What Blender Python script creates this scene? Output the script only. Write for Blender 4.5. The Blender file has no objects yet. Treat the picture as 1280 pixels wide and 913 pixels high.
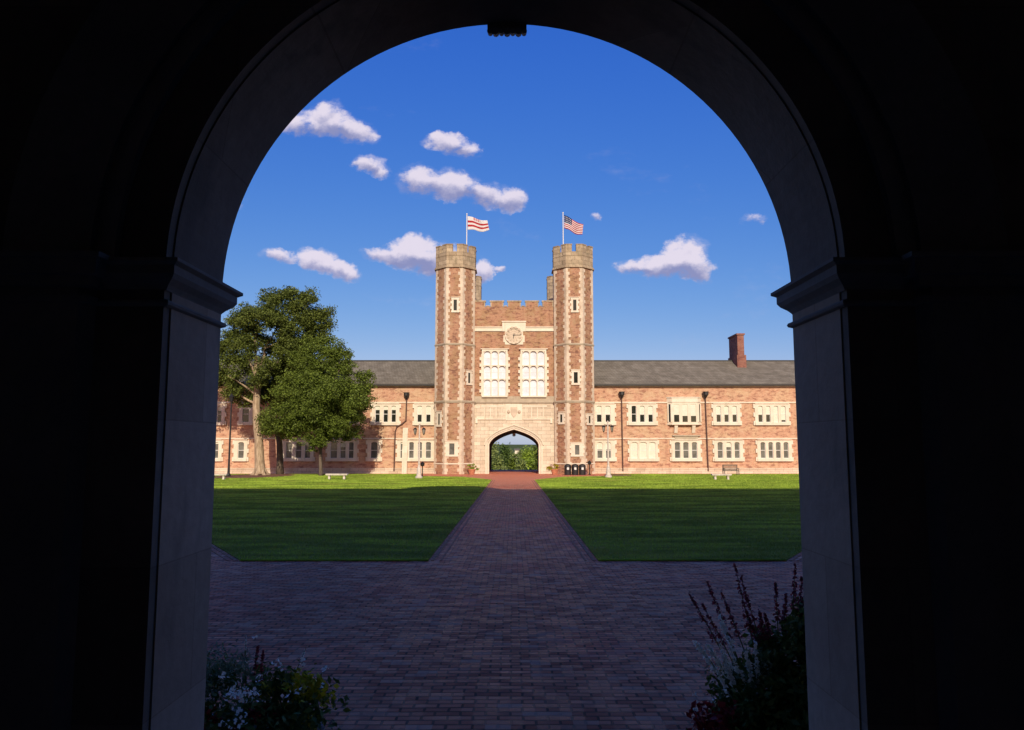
import bpy, math, random
import numpy as np
from mathutils import Vector, Matrix
random.seed(7)
rng = np.random.default_rng(11)
R = math.radians
scene = bpy.context.scene
C = scene.collection

# ------------------------------------------------------------ camera
FPX, CXP, CYP = 924.0, 641.5, 456.5          # focal length and centre in photograph pixels
EYE, PITCH = 2.15, math.atan(97.5 / 924.0)
cam = bpy.data.cameras.new('camera')
cam.sensor_width = 36.0
cam.lens = FPX / 1280.0 * 36.0
cam.shift_x = -1.5 / 1280.0
cam.clip_start, cam.clip_end = 0.05, 9000
camo = bpy.data.objects.new('camera', cam)
C.objects.link(camo)
camo.location = (0, 0, EYE)
camo.rotation_euler = (math.pi / 2 + PITCH, 0, 0)
scene.camera = camo

# ------------------------------------------------------------ light
SUN_EL, SUN_AZ = R(27), R(5)                  # low evening sun behind the camera, a little to the right
SUN_STRENGTH, SKY_STRENGTH, EXPOSURE = 4.4, 0.055, 0.0
sun = bpy.data.lights.new('sun', 'SUN')
sun.energy, sun.angle, sun.color = SUN_STRENGTH, R(0.5), (1.0, 0.86, 0.66)
suno = bpy.data.objects.new('sun', sun)
C.objects.link(suno)
sdir = Vector((math.sin(SUN_AZ) * math.cos(SUN_EL), -math.cos(SUN_AZ) * math.cos(SUN_EL), math.sin(SUN_EL)))
suno.rotation_euler = sdir.to_track_quat('Z', 'Y').to_euler()
suno.location = sdir * 200
scene.view_settings.view_transform = 'Standard'
scene.view_settings.look = 'None'
scene.view_settings.gamma = 1.0
scene.view_settings.use_curve_mapping = False
scene.view_settings.exposure = EXPOSURE
scene.cycles.max_bounces = 6
scene.cycles.transparent_max_bounces = 8
scene.cycles.use_denoising = True


class NT:
    """small node-tree helper"""
    def __init__(s, tree):
        s.t = tree
        s.t.nodes.clear()

    def n(s, kind, **kw):
        nd = s.t.nodes.new(kind)
        for k, v in kw.items():
            setattr(nd, k, v)
        return nd

    def put(s, sock, v):
        if v is None:
            return
        if isinstance(v, bpy.types.NodeSocket):
            s.t.links.new(v, sock)
        else:
            sock.default_value = v

    def m(s, op, a, b=None, c=None, clamp=False):
        nd = s.n('ShaderNodeMath', operation=op, use_clamp=clamp)
        s.put(nd.inputs[0], a)
        s.put(nd.inputs[1], b)
        s.put(nd.inputs[2], c)
        return nd.outputs[0]

    def mix(s, f, a, b, mode='MIX'):
        nd = s.n('ShaderNodeMix', data_type='RGBA', blend_type=mode)
        s.put(nd.inputs[0], f)
        for i, v in ((6, a), (7, b)):
            if not isinstance(v, bpy.types.NodeSocket):
                v = (*v, 1.0) if len(v) == 3 else v
            s.put(nd.inputs[i], v)
        return nd.outputs[2]

    def ramp(s, v, a, b, lo=0.0, hi=1.0):
        nd = s.n('ShaderNodeMapRange', interpolation_type='SMOOTHSTEP')
        s.put(nd.inputs[0], v)
        s.put(nd.inputs[1], a)
        s.put(nd.inputs[2], b)
        s.put(nd.inputs[3], lo)
        s.put(nd.inputs[4], hi)
        return nd.outputs[0]

    def noise(s, vec, scale, detail=4, rough=0.55, out=0):
        nd = s.n('ShaderNodeTexNoise')
        s.put(nd.inputs['Vector'], vec)
        s.put(nd.inputs['Scale'], scale)
        s.put(nd.inputs['Detail'], detail)
        s.put(nd.inputs['Roughness'], rough)
        return nd.outputs[out]

    def xyz(s, x, y, z):
        nd = s.n('ShaderNodeCombineXYZ')
        for i, v in enumerate((x, y, z)):
            s.put(nd.inputs[i], v)
        return nd.outputs[0]

    def sep(s, v):
        nd = s.n('ShaderNodeSeparateXYZ')
        s.put(nd.inputs[0], v)
        return nd.outputs


# ------------------------------------------------------------ sky with a few evening clouds
def px_dir(px, py):
    """pixel of the photograph -> (x/y, z/y) of the compass direction it looks in"""
    dx, dy = (px - CXP) / FPX, (CYP - py) / FPX
    y = math.cos(PITCH) - dy * math.sin(PITCH)
    z = math.sin(PITCH) + dy * math.cos(PITCH)
    return dx / y, z / y


world = bpy.data.worlds.new('World')
scene.world = world
world.use_nodes = True
w = NT(world.node_tree)
sky = w.n('ShaderNodeTexSky', sky_type='NISHITA')
sky.sun_disc = False
sky.sun_elevation = SUN_EL
sky.sun_rotation = math.pi - SUN_AZ
sky.altitude = 150
sky.air_density = 1.0
sky.dust_density = 0.35
sky.ozone_density = 3.0
tc = w.n('ShaderNodeTexCoord')
gx, gy, gz = w.sep(tc.outputs['Generated'])
ysafe = w.m('MAXIMUM', gy, 0.05)
U = w.m('DIVIDE', gx, ysafe)
V = w.m('DIVIDE', gz, ysafe)
vec = w.xyz(U, V, 0.0)
warp = w.noise(w.xyz(w.m('MULTIPLY', U, 1.0), w.m('MULTIPLY', V, 1.5), 0.3), 16, 5, 0.62)
warp2 = w.noise(w.xyz(U, w.m('MULTIPLY', V, 1.3), 4.7), 48, 5, 0.65)
nz = w.m('ADD', w.m('MULTIPLY', w.m('SUBTRACT', warp, 0.5), 3.6), w.m('MULTIPLY', w.m('SUBTRACT', warp2, 0.5), 2.6))
UW = w.m('MULTIPLY_ADD', w.m('SUBTRACT', w.noise(w.xyz(U, V, 9.1), 34, 4, 0.6), 0.5), 0.034, U)
VW = w.m('MULTIPLY_ADD', w.m('SUBTRACT', w.noise(w.xyz(U, V, 5.3), 30, 4, 0.6), 0.5), 0.026, V)
CLOUDS = [  # px, py, half width, half height, tilt (degrees, + falls to the right), weight
    (405, 152, 36, 20, 4, 1.0), (440, 163, 34, 13, 14, 1.0), (372, 158, 24, 13, 0, .9), (408, 138, 18, 12, 0, .9),
    (560, 178, 27, 12, 6, .95), (583, 187, 20, 11, 18, .95),
    (462, 205, 20, 10, 8, .95), (478, 213, 14, 9, 30, .8),
    (525, 226, 28, 17, 6, 1.05), (565, 232, 36, 18, 6, 1.1), (605, 244, 30, 14, 14, 1.0), (638, 249, 21, 15, -5, 1.1),
    (396, 326, 24, 13, 10, 1.05), (425, 338, 24, 10, 10, .9), (350, 319, 24, 8, 6, .8),
    (520, 316, 36, 20, 0, 1.15), (545, 325, 30, 20, 0, 1.05), (484, 321, 32, 10, 8, .9), (605, 338, 13, 14, 0, 1.1),
    (625, 337, 8, 4, 0, .7),
    (858, 322, 28, 24, -4, 1.15), (830, 334, 36, 14, -3, 1.1), (795, 333, 26, 9, 0, .9), (876, 337, 18, 16, 0, .9),
    (745, 271, 9, 5, 0, .62), (944, 274, 18, 6, -10, .50),
    (1010, 225, 40, 12, 0, .8), (250, 250, 50, 16, 0, 1.0), (1120, 390, 60, 14, 0, 1.0), (150, 380, 60, 14, 0, 1.0)]
field = None
shade = None
for (px, py, hw, hh, tilt, wt) in CLOUDS:
    u0, v0 = px_dir(px, py)
    u1, _ = px_dir(px + hw, py)
    _, v1 = px_dir(px, py - hh)
    a, b = abs(u1 - u0) * 1.25, abs(v1 - v0) * 1.35
    ct, st = math.cos(R(-tilt)), math.sin(R(-tilt))
    du, dv = w.m('SUBTRACT', UW, u0), w.m('SUBTRACT', VW, v0)
    p = w.m('MULTIPLY_ADD', du, ct / a, w.m('MULTIPLY', dv, st / a))
    q = w.m('MULTIPLY_ADD', dv, ct / b, w.m('MULTIPLY', du, -st / b))
    r2 = w.m('MULTIPLY_ADD', p, p, w.m('MULTIPLY', q, q))
    f = w.m('MULTIPLY', w.m('SUBTRACT', 1.0, r2, clamp=True), wt)
    sh = w.m('MULTIPLY', f, q)
    field = f if field is None else w.m('MAXIMUM', field, f)
    shade = sh if shade is None else w.m('ADD', shade, sh)
gate = w.ramp(field, 0.0, 0.22)
dens = w.m('MULTIPLY_ADD', nz, 0.80, w.m('SUBTRACT', w.m('MULTIPLY', field, 1.75), 0.50))
alpha = w.m('MULTIPLY', w.ramp(dens, -0.20, 0.95), gate)
veil = w.noise(w.xyz(w.m('MULTIPLY', U, 0.8), w.m('MULTIPLY', V, 2.2), 2.2), 13, 6, 0.68)
wide = w.m('MULTIPLY', w.ramp(field, 0.0, 0.55), w.ramp(veil, 0.42, 0.75, 0.0, 0.55))
high = w.noise(w.xyz(w.m('MULTIPLY', U, 1.0), w.m('MULTIPLY', V, 2.0), 7.2), 6, 7, 0.62)
alpha = w.m('MAXIMUM', w.m('MAXIMUM', alpha, wide), w.ramp(high, 0.60, 0.82, 0.0, 0.22))
alpha = w.m('MULTIPLY', alpha, w.ramp(gy, 0.1, 0.2))
lit = w.m('ADD', w.m('MULTIPLY', shade, 1.75), w.m('MULTIPLY_ADD', dens, 0.12, w.m('MULTIPLY', nz, 0.28)))
CL = 1.0 / SKY_STRENGTH
ccol = w.mix(w.ramp(lit, -0.75, 0.50), tuple(c * CL for c in (0.27, 0.29, 0.52)), tuple(c * CL for c in (0.80, 0.73, 0.85)))
# deep clear evening blue: each channel of the sky graded on its own
sr, sg, sb = w.sep(sky.outputs[0])
K = SKY_STRENGTH
cg_ = w.m('MINIMUM', w.m('MULTIPLY', sg, 1.32), 1.1 / K)
cr_ = w.m('MINIMUM', w.m('MULTIPLY', w.m('POWER', w.m('MULTIPLY', sr, K), 1.62), 3.25 / K), w.m('MULTIPLY', cg_, w.ramp(gy, 0.2, -0.4, 0.90, 1.35)))
cb_ = w.m('MINIMUM', w.m('MULTIPLY', w.m('POWER', w.m('MULTIPLY', sb, K), 0.31), 0.98 / K), 1.2 / K)
west = w.ramp(gy, 0.0, -0.75)  # warm glow added to the unseen sky to light the shaded ground
cr_ = w.m('MAXIMUM', cr_, w.m('MULTIPLY', cg_, w.m('MULTIPLY', west, 1.12)))
cr_ = w.m('MULTIPLY', cr_, w.m('MULTIPLY_ADD', west, 0.6, 1.0))
cg_ = w.m('MULTIPLY', cg_, w.m('MULTIPLY_ADD', west, 0.45, 1.0))
cb_ = w.m('MULTIPLY', cb_, w.ramp(gz, 0.50, 0.85, 1.0, 0.55))        # the zenith is a darker blue
cg_ = w.m('MULTIPLY', cg_, w.ramp(gz, 0.50, 0.85, 1.0, 0.80))
skycol = w.xyz(cr_, cg_, cb_)
bg = w.n('ShaderNodeBackground')
w.put(bg.inputs['Color'], w.mix(w.m('MULTIPLY', alpha, 0.96), skycol, ccol))
bg.inputs['Strength'].default_value = SKY_STRENGTH
wo = w.n('ShaderNodeOutputWorld')
w.t.links.new(bg.outputs[0], wo.inputs[0])


# ------------------------------------------------------------ materials
def material(name):
    m = bpy.data.materials.new(name)
    m.use_nodes = True
    return m, NT(m.node_tree)


def finish(t, col, rough=0.8, bump=None, bstr=0.4, bdist=0.01, spec=0.3, trans=0.0, metal=0.0):
    b = t.n('ShaderNodeBsdfPrincipled')
    t.put(b.inputs['Base Color'], col if isinstance(col, bpy.types.NodeSocket) else (*col, 1))
    t.put(b.inputs['Roughness'], rough)
    t.put(b.inputs['Specular IOR Level'], spec)
    t.put(b.inputs['Metallic'], metal)
    if bump is not None:
        bn = t.n('ShaderNodeBump')
        bn.inputs['Strength'].default_value = bstr
        bn.inputs['Distance'].default_value = bdist
        t.put(bn.inputs['Height'], bump)
        t.put(b.inputs['Normal'], bn.outputs[0])
    o = t.n('ShaderNodeOutputMaterial')
    if trans:
        tr = t.n('ShaderNodeBsdfTranslucent')
        t.put(tr.inputs['Color'], col if isinstance(col, bpy.types.NodeSocket) else (*col, 1))
        mx = t.n('ShaderNodeMixShader')
        mx.inputs[0].default_value = trans
        t.t.links.new(b.outputs[0], mx.inputs[1])
        t.t.links.new(tr.outputs[0], mx.inputs[2])
        t.t.links.new(mx.outputs[0], o.inputs[0])
    else:
        t.t.links.new(b.outputs[0], o.inputs[0])


def wall_vec(t, k=0.62):
    pos = t.n('ShaderNodeNewGeometry').outputs['Position']
    x, y, z = t.sep(pos)
    return pos, t.xyz(t.m('MULTIPLY_ADD', y, k, x), z, 0.0)


def brick_mat(name, c1, c2, dark, mortar, patch):
    m, t = material(name)
    pos, v = wall_vec(t)
    b = t.n('ShaderNodeTexBrick')
    t.put(b.inputs['Vector'], v)
    for k, val in (('Scale', 1.0), ('Brick Width', 0.24), ('Row Height', 0.085), ('Mortar Size', 0.008), ('Bias', 0.0)):
        b.inputs[k].default_value = val
    b.inputs['Color1'].default_value = (*c1, 1)
    b.inputs['Color2'].default_value = (*c2, 1)
    b.inputs['Mortar'].default_value = (*mortar, 1)
    big = t.noise(pos, 0.9, 4, 0.6)
    small = t.noise(t.xyz(t.m('MULTIPLY', t.sep(v)[0], 1.0), t.m('MULTIPLY', t.sep(v)[1], 2.2), t.sep(pos)[1]), 1.9, 4, 0.75)
    col = t.mix(t.ramp(big, 0.42, 0.62, 0, 0.7), b.outputs['Color'], patch)
    col = t.mix(t.ramp(small, 0.51, 0.62, 0, 0.72), col, dark)
    col = t.mix(t.ramp(small, 0.47, 0.36, 0, 0.5), col, mortar)
    sx, sy, sz = t.sep(pos)
    streak = t.noise(t.xyz(t.m('MULTIPLY', t.m('MULTIPLY_ADD', sy, 0.62, sx), 2.2), 0.0, t.m('MULTIPLY', sz, 0.16)), 1.0, 5, 0.65)
    col = t.mix(t.ramp(streak, 0.52, 0.70, 0, 0.45), col, t.mix(1.0, col, (0.60, 0.55, 0.52), 'MULTIPLY'))
    bumpv = t.m('MULTIPLY_ADD', b.outputs['Fac'], -1.0, t.noise(pos, 30, 3))
    finish(t, col, 0.85, bumpv, 0.35, 0.012, 0.2)
    return m


def stone_mat(name, c1, c2, scale=0.8, rough=0.8, block=None, bstr=0.3, stain=None, joint=0.42):
    m, t = material(name)
    pos, v = wall_vec(t)
    n1 = t.noise(pos, scale, 5, 0.6)
    n2 = t.noise(pos, scale * 14, 4, 0.6)
    col = t.mix(t.ramp(n1, 0.32, 0.7), c1, c2)
    col = t.mix(t.ramp(n2, 0.3, 0.75, 0, 0.25), col, tuple(c * 0.55 for c in c1))
    sx, sy, sz = t.sep(pos)
    streak = t.noise(t.xyz(t.m('MULTIPLY', t.m('MULTIPLY_ADD', sy, 0.62, sx), 1.7), 3.3, t.m('MULTIPLY', sz, 0.22)), 1.3, 5, 0.65)
    col = t.mix(t.ramp(streak, 0.54, 0.72, 0, 0.4), col, t.mix(1.0, col, (0.66, 0.60, 0.52), 'MULTIPLY'))
    bumpv = n2
    if block:
        b = t.n('ShaderNodeTexBrick')
        t.put(b.inputs['Vector'], v)
        for k, val in (('Scale', 1.0), ('Brick Width', block[0]), ('Row Height', block[1]), ('Mortar Size', block[2])):
            b.inputs[k].default_value = val
        b.inputs['Color1'].default_value = (1, 1, 1, 1)
        b.inputs['Color2'].default_value = (0.80, 0.78, 0.76, 1)
        b.inputs['Mortar'].default_value = (joint, joint * .96, joint * .92, 1)
        col = t.mix(1.0, col, b.outputs['Color'], 'MULTIPLY')
        bumpv = t.m('MULTIPLY_ADD', b.outputs['Fac'], -1.5, n2)
    if stain:
        sx, sy, sz = t.sep(pos)
        n3 = t.noise(t.xyz(t.m('MULTIPLY', sx, 1.0), t.m('MULTIPLY', sy, 1.0), t.m('MULTIPLY', sz, 0.35)), 2.4, 4, 0.6)
        col = t.mix(t.ramp(n3, 0.52, 0.68, 0, 0.75), col, stain)
    finish(t, col, rough, bumpv, bstr, 0.01, 0.25)
    return m


def plain_mat(name, col, rough=0.6, var=0.18, scale=6, metal=0.0, spec=0.4):
    m, t = material(name)
    pos = t.n('ShaderNodeNewGeometry').outputs['Position']
    n1 = t.noise(pos, scale, 4, 0.6)
    c = t.mix(t.ramp(n1, 0.3, 0.7), tuple(v * (1 - var) for v in col), tuple(min(1, v * (1 + var)) for v in col))
    finish(t, c, rough, n1, 0.1, 0.01, spec, metal=metal)
    return m


def leaf_mat(name, a, b, trans=0.3, rough=0.55):
    m, t = material(name)
    g = t.n('ShaderNodeNewGeometry')
    n1 = t.noise(g.outputs['Position'], 0.7, 3)
    f = t.m('MULTIPLY_ADD', g.outputs['Random Per Island'], 0.7, t.m('MULTIPLY', n1, 0.5), clamp=True)
    col = t.mix(f, a, b)
    finish(t, col, rough, trans=trans, spec=0.25)
    return m


M = {}
M['tower_brick'] = brick_mat('tower_brick', (0.36, 0.165, 0.105), (0.46, 0.235, 0.145), (0.14, 0.062, 0.05), (0.46, 0.34, 0.22), (0.34, 0.21, 0.11))
M['wing_brick'] = brick_mat('wing_brick', (0.47, 0.225, 0.145), (0.58, 0.32, 0.205), (0.25, 0.11, 0.08), (0.62, 0.46, 0.32), (0.58, 0.40, 0.25))
M['chimney_brick'] = brick_mat('chimney_brick', (0.26, 0.10, 0.07), (0.32, 0.13, 0.09), (0.12, 0.05, 0.05), (0.3, 0.2, 0.16), (0.22, 0.09, 0.07))
M['limestone'] = stone_mat('limestone', (0.66, 0.55, 0.42), (0.78, 0.69, 0.55), 0.7, 0.85, (0.9, 0.38, 0.012))
M['quoin'] = stone_mat('quoin_stone', (0.56, 0.45, 0.34), (0.74, 0.62, 0.48), 1.4, 0.85)
M['crown'] = stone_mat('crown_stone', (0.40, 0.31, 0.21), (0.56, 0.45, 0.31), 1.6, 0.9, (0.7, 0.42, 0.015), stain=(0.24, 0.20, 0.13))
M['trim'] = stone_mat('trim_stone', (0.72, 0.63, 0.50), (0.80, 0.73, 0.60), 1.2, 0.8)
M['weathered'] = stone_mat('weathered_trim', (0.42, 0.35, 0.26), (0.52, 0.44, 0.33), 2.0, 0.9)
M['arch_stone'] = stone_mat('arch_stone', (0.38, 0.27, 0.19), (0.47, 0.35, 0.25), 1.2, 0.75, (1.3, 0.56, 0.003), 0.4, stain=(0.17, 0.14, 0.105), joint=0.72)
M['arch_soffit'] = stone_mat('arch_soffit_stone', (0.20, 0.15, 0.11), (0.27, 0.21, 0.16), 1.2, 0.85, (1.3, 0.56, 0.003), 0.4, stain=(0.11, 0.09, 0.07), joint=0.72)  # arch stone darkened: the underside's shade is held in the base colour
M['dark_stone'] = stone_mat('dark_toned_stone', (0.20, 0.175, 0.15), (0.27, 0.235, 0.20), 1.5, 0.9)  # even base colour, lowered until the interior came out near black
M['passage_plaster'] = stone_mat('pale_plaster', (0.52, 0.47, 0.40), (0.62, 0.57, 0.50), 1.2, 0.95)  # light plaster for the passage walls and ceiling
M['floor_stone'] = stone_mat('floor_slate', (0.30, 0.28, 0.26), (0.38, 0.36, 0.33), 1.5, 0.8)
M['slate'] = stone_mat('roof_slate', (0.19, 0.172, 0.14), (0.28, 0.255, 0.21), 0.9, 0.9, (0.3, 0.22, 0.012))
M['dark_metal'] = plain_mat('dark_metal', (0.022, 0.020, 0.020), 0.45)
M['pipe'] = plain_mat('pipe_metal', (0.10, 0.055, 0.045), 0.6)
M['post_paint'] = plain_mat('pale_post_paint', (0.62, 0.54, 0.46), 0.5)
M['white_paint'] = plain_mat('white_paint', (0.74, 0.73, 0.70), 0.5, 0.05)
M['bench_stone'] = plain_mat('bench_stone', (0.60, 0.54, 0.44), 0.85)
M['bench_wood'] = plain_mat('bench_wood', (0.10, 0.085, 0.07), 0.7)
M['terracotta'] = plain_mat('terracotta', (0.50, 0.20, 0.11), 0.8)
M['pot_stone'] = plain_mat('pot_stone', (0.16, 0.15, 0.14), 0.9)
M['soil'] = plain_mat('soil', (0.03, 0.022, 0.016), 0.95)
M['mulch'] = plain_mat('mulch', (0.19, 0.085, 0.05), 0.95, 0.5, 5)
M['blind'] = plain_mat('cream_blind', (0.68, 0.68, 0.56), 0.8, 0.05)
M['curtain'] = plain_mat('white_curtain', (0.66, 0.69, 0.76), 0.8, 0.10, 1.6)
M['leaf_a'] = leaf_mat('leaf_dark', (0.024, 0.042, 0.010), (0.200, 0.250, 0.050), 0.27)
M['leaf_b'] = leaf_mat('leaf_mid', (0.028, 0.045, 0.008), (0.215, 0.290, 0.045), 0.27)
M['leaf_far'] = leaf_mat('leaf_far', (0.10, 0.16, 0.045), (0.36, 0.42, 0.13), 0.35)
M['leaf_lime'] = leaf_mat('leaf_lime', (0.16, 0.26, 0.03), (0.42, 0.55, 0.08), 0.35)
M['leaf_shrub'] = leaf_mat('leaf_shrub', (0.035, 0.075, 0.016), (0.125, 0.190, 0.040), 0.2)
M['leaf_silver'] = leaf_mat('leaf_silver', (0.08, 0.14, 0.07), (0.26, 0.34, 0.20), 0.2)
M['leaf_gold'] = leaf_mat('leaf_gold', (0.16, 0.16, 0.010), (0.62, 0.55, 0.03), 0.3)
M['leaf_red'] = leaf_mat('leaf_red', (0.12, 0.012, 0.014), (0.36, 0.035, 0.035), 0.25)
M['plume'] = leaf_mat('plume_red', (0.14, 0.022, 0.030), (0.36, 0.08, 0.10), 0.3)
M['petal'] = leaf_mat('petal_white', (0.85, 0.84, 0.72), (0.93, 0.93, 0.82), 0.3)
M['glass_lamp'] = plain_mat('lamp_glass', (0.30, 0.27, 0.22), 0.25)


def bark_mat(name, a, b):
    m, t = material(name)
    pos = t.n('ShaderNodeNewGeometry').outputs['Position']
    x, y, z = t.sep(pos)
    n1 = t.noise(t.xyz(x, y, t.m('MULTIPLY', z, 0.2)), 7, 5, 0.65)
    finish(t, t.mix(t.ramp(n1, 0.35, 0.65), a, b), 0.9, n1, 0.8, 0.05, 0.15)
    return m


M['bark'] = bark_mat('pale_bark', (0.28, 0.20, 0.13), (0.50, 0.39, 0.27))
M['bark_dark'] = bark_mat('dark_bark', (0.09, 0.07, 0.05), (0.17, 0.13, 0.10))


def glass_mat(name, col):
    m, t = material(name)
    pos = t.n('ShaderNodeNewGeometry').outputs['Position']
    n1 = t.noise(pos, 1.7, 3)
    c = t.mix(t.ramp(n1, 0.35, 0.65), tuple(v * 0.6 for v in col), col)
    finish(t, c, 0.08, n1, 0.02, 0.02, 0.5)
    return m


M['glass_dark'] = glass_mat('window_glass_dark', (0.030, 0.034, 0.026))
M['glass_grey'] = glass_mat('window_glass_grey', (0.17, 0.17, 0.15))


def paver_mat():
    m, t = material('brick_paving')
    pos = t.n('ShaderNodeNewGeometry').outputs['Position']
    x, y, z = t.sep(pos)
    wob = t.noise(pos, 0.8, 2)
    wobx = t.noise(pos, 1.9, 2)
    yy = t.m('MULTIPLY_ADD', wob, 0.06, y)
    xx = t.m('MULTIPLY_ADD', wobx, 0.05, x)
    b = t.n('ShaderNodeTexBrick')
    t.put(b.inputs['Vector'], t.xyz(xx, yy, 0.0))
    for k, val in (('Scale', 1.0), ('Brick Width', 0.205), ('Row Height', 0.098), ('Mortar Size', 0.013), ('Mortar Smooth', 0.25), ('Bias', -0.1)):
        b.inputs[k].default_value = val
    b.inputs['Color1'].default_value = (0.450, 0.120, 0.060, 1)
    b.inputs['Color2'].default_value = (0.860, 0.310, 0.160, 1)
    b.inputs['Mortar'].default_value = (0.022, 0.013, 0.010, 1)
    # a second look at the same bricks picks out the odd pale and the odd dark one
    row = t.m('FLOOR', t.m('DIVIDE', yy, 0.098))
    off = t.m('MULTIPLY', t.m('FLOORED_MODULO', row, 2.0), 0.1025)
    colx = t.m('FLOOR', t.m('DIVIDE', t.m('ADD', xx, off), 0.205))
    wn = t.n('ShaderNodeTexWhiteNoise', noise_dimensions='2D')
    t.put(wn.inputs['Vector'], t.xyz(colx, row, 0.0))
    rnd = wn.outputs['Value']
    col = t.mix(t.ramp(rnd, 0.80, 0.99, 0, 0.75), b.outputs['Color'], (0.88, 0.55, 0.36))
    col = t.mix(t.ramp(rnd, 0.16, 0.0, 0, 0.7), col, (0.14, 0.04, 0.028))
    big = t.noise(t.xyz(t.m('MULTIPLY', x, 0.7), t.m('MULTIPLY', y, 0.35), 0.0), 0.55, 4, 0.6)
    col = t.mix(t.ramp(big, 0.40, 0.66, 0, 0.55), col, t.mix(1.0, col, (0.70, 0.68, 0.70), 'MULTIPLY'))
    red = t.noise(pos, 0.33, 3, 0.5)
    col = t.mix(t.ramp(red, 0.48, 0.62, 0, 0.6), col, t.mix(1.0, col, (1.25, 0.80, 0.82), 'MULTIPLY'))
    st = t.noise(pos, 1.3, 5, 0.7)
    col = t.mix(t.ramp(st, 0.55, 0.72, 0, 0.55), col, t.mix(1.0, col, (0.55, 0.50, 0.50), 'MULTIPLY'))
    near = t.ramp(y, 16.0, 11.0)          # shade beside the arcade painted in: brick colour darkened towards it
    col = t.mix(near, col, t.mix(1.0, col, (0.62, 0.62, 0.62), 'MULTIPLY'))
    far = t.ramp(y, 40.0, 60.0)           # salmon bricks towards the gate, with sunlit brightness put into their colour
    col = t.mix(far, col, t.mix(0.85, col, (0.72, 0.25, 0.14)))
    fine = t.noise(pos, 60, 3)
    hgt = t.m('ADD', t.m('MULTIPLY', b.outputs['Fac'], -1.0), t.m('ADD', t.m('MULTIPLY', rnd, 0.45), t.m('MULTIPLY', fine, 0.25)))
    finish(t, col, t.ramp(rnd, 0, 1, 0.5, 0.8), hgt, 1.0, 0.012, 0.25)
    return m


def lawn_mat():
    m, t = material('lawn_grass')
    pos = t.n('ShaderNodeNewGeometry').outputs['Position']
    x, y, z = t.sep(pos)
    n1 = t.noise(t.xyz(t.m('MULTIPLY', x, 0.35), t.m('MULTIPLY', y, 1.1), 0.0), 1.1, 5, 0.65)
    n2 = t.noise(pos, 9, 4, 0.7)
    n3 = t.noise(pos, 0.16, 3)
    col = t.mix(t.ramp(n1, 0.33, 0.68), (0.150, 0.190, 0.026), (0.270, 0.310, 0.045))
    col = t.mix(t.ramp(n2, 0.4, 0.7, 0, 0.5), col, (0.115, 0.155, 0.024))
    col = t.mix(t.ramp(n3, 0.45, 0.68, 0, 0.5), col, (0.25, 0.28, 0.06))
    worn = t.noise(pos, 0.5, 4, 0.7)
    col = t.mix(t.ramp(worn, 0.64, 0.76, 0, 0.7), col, (0.22, 0.20, 0.075))
    finish(t, col, 0.9, t.m('ADD', n2, t.noise(pos, 40, 2)), 0.9, 0.05, 0.15)
    return m


def terrain_mat():
    m, t = material('ground_cover')
    pos = t.n('ShaderNodeNewGeometry').outputs['Position']
    n1 = t.noise(pos, 0.05, 5, 0.6)
    col = t.mix(t.ramp(n1, 0.35, 0.65), (0.055, 0.09, 0.02), (0.12, 0.15, 0.045))
    finish(t, col, 0.95, n1, 0.5, 0.3, 0.1)
    return m


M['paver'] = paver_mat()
M['lawn'] = lawn_mat()
M['terrain'] = terrain_mat()
M['edging'] = plain_mat('pale_edging', (0.34, 0.17, 0.10), 0.95, 0.4, 9)
def blade_mat():
    m, t = material('grass_blade')
    g = t.n('ShaderNodeNewGeometry')
    x, y, z = t.sep(g.outputs['Position'])
    n1 = t.noise(t.xyz(t.m('MULTIPLY', x, 0.28), t.m('MULTIPLY', y, 1.0), 0.0), 0.9, 5, 0.68)
    n2 = t.noise(g.outputs['Position'], 0.35, 3, 0.6)
    f = t.m('MULTIPLY_ADD', g.outputs['Random Per Island'], 0.38, t.ramp(n1, 0.40, 0.62, 0, 0.62), clamp=True)
    col = t.mix(f, (0.110, 0.180, 0.022), (0.56, 0.76, 0.090))
    col = t.mix(t.ramp(n2, 0.52, 0.68, 0, 0.45), col, (0.33, 0.30, 0.07))
    finish(t, col, 0.6, trans=0.3, spec=0.2)
    return m


M['grass_blade'] = blade_mat()


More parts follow.
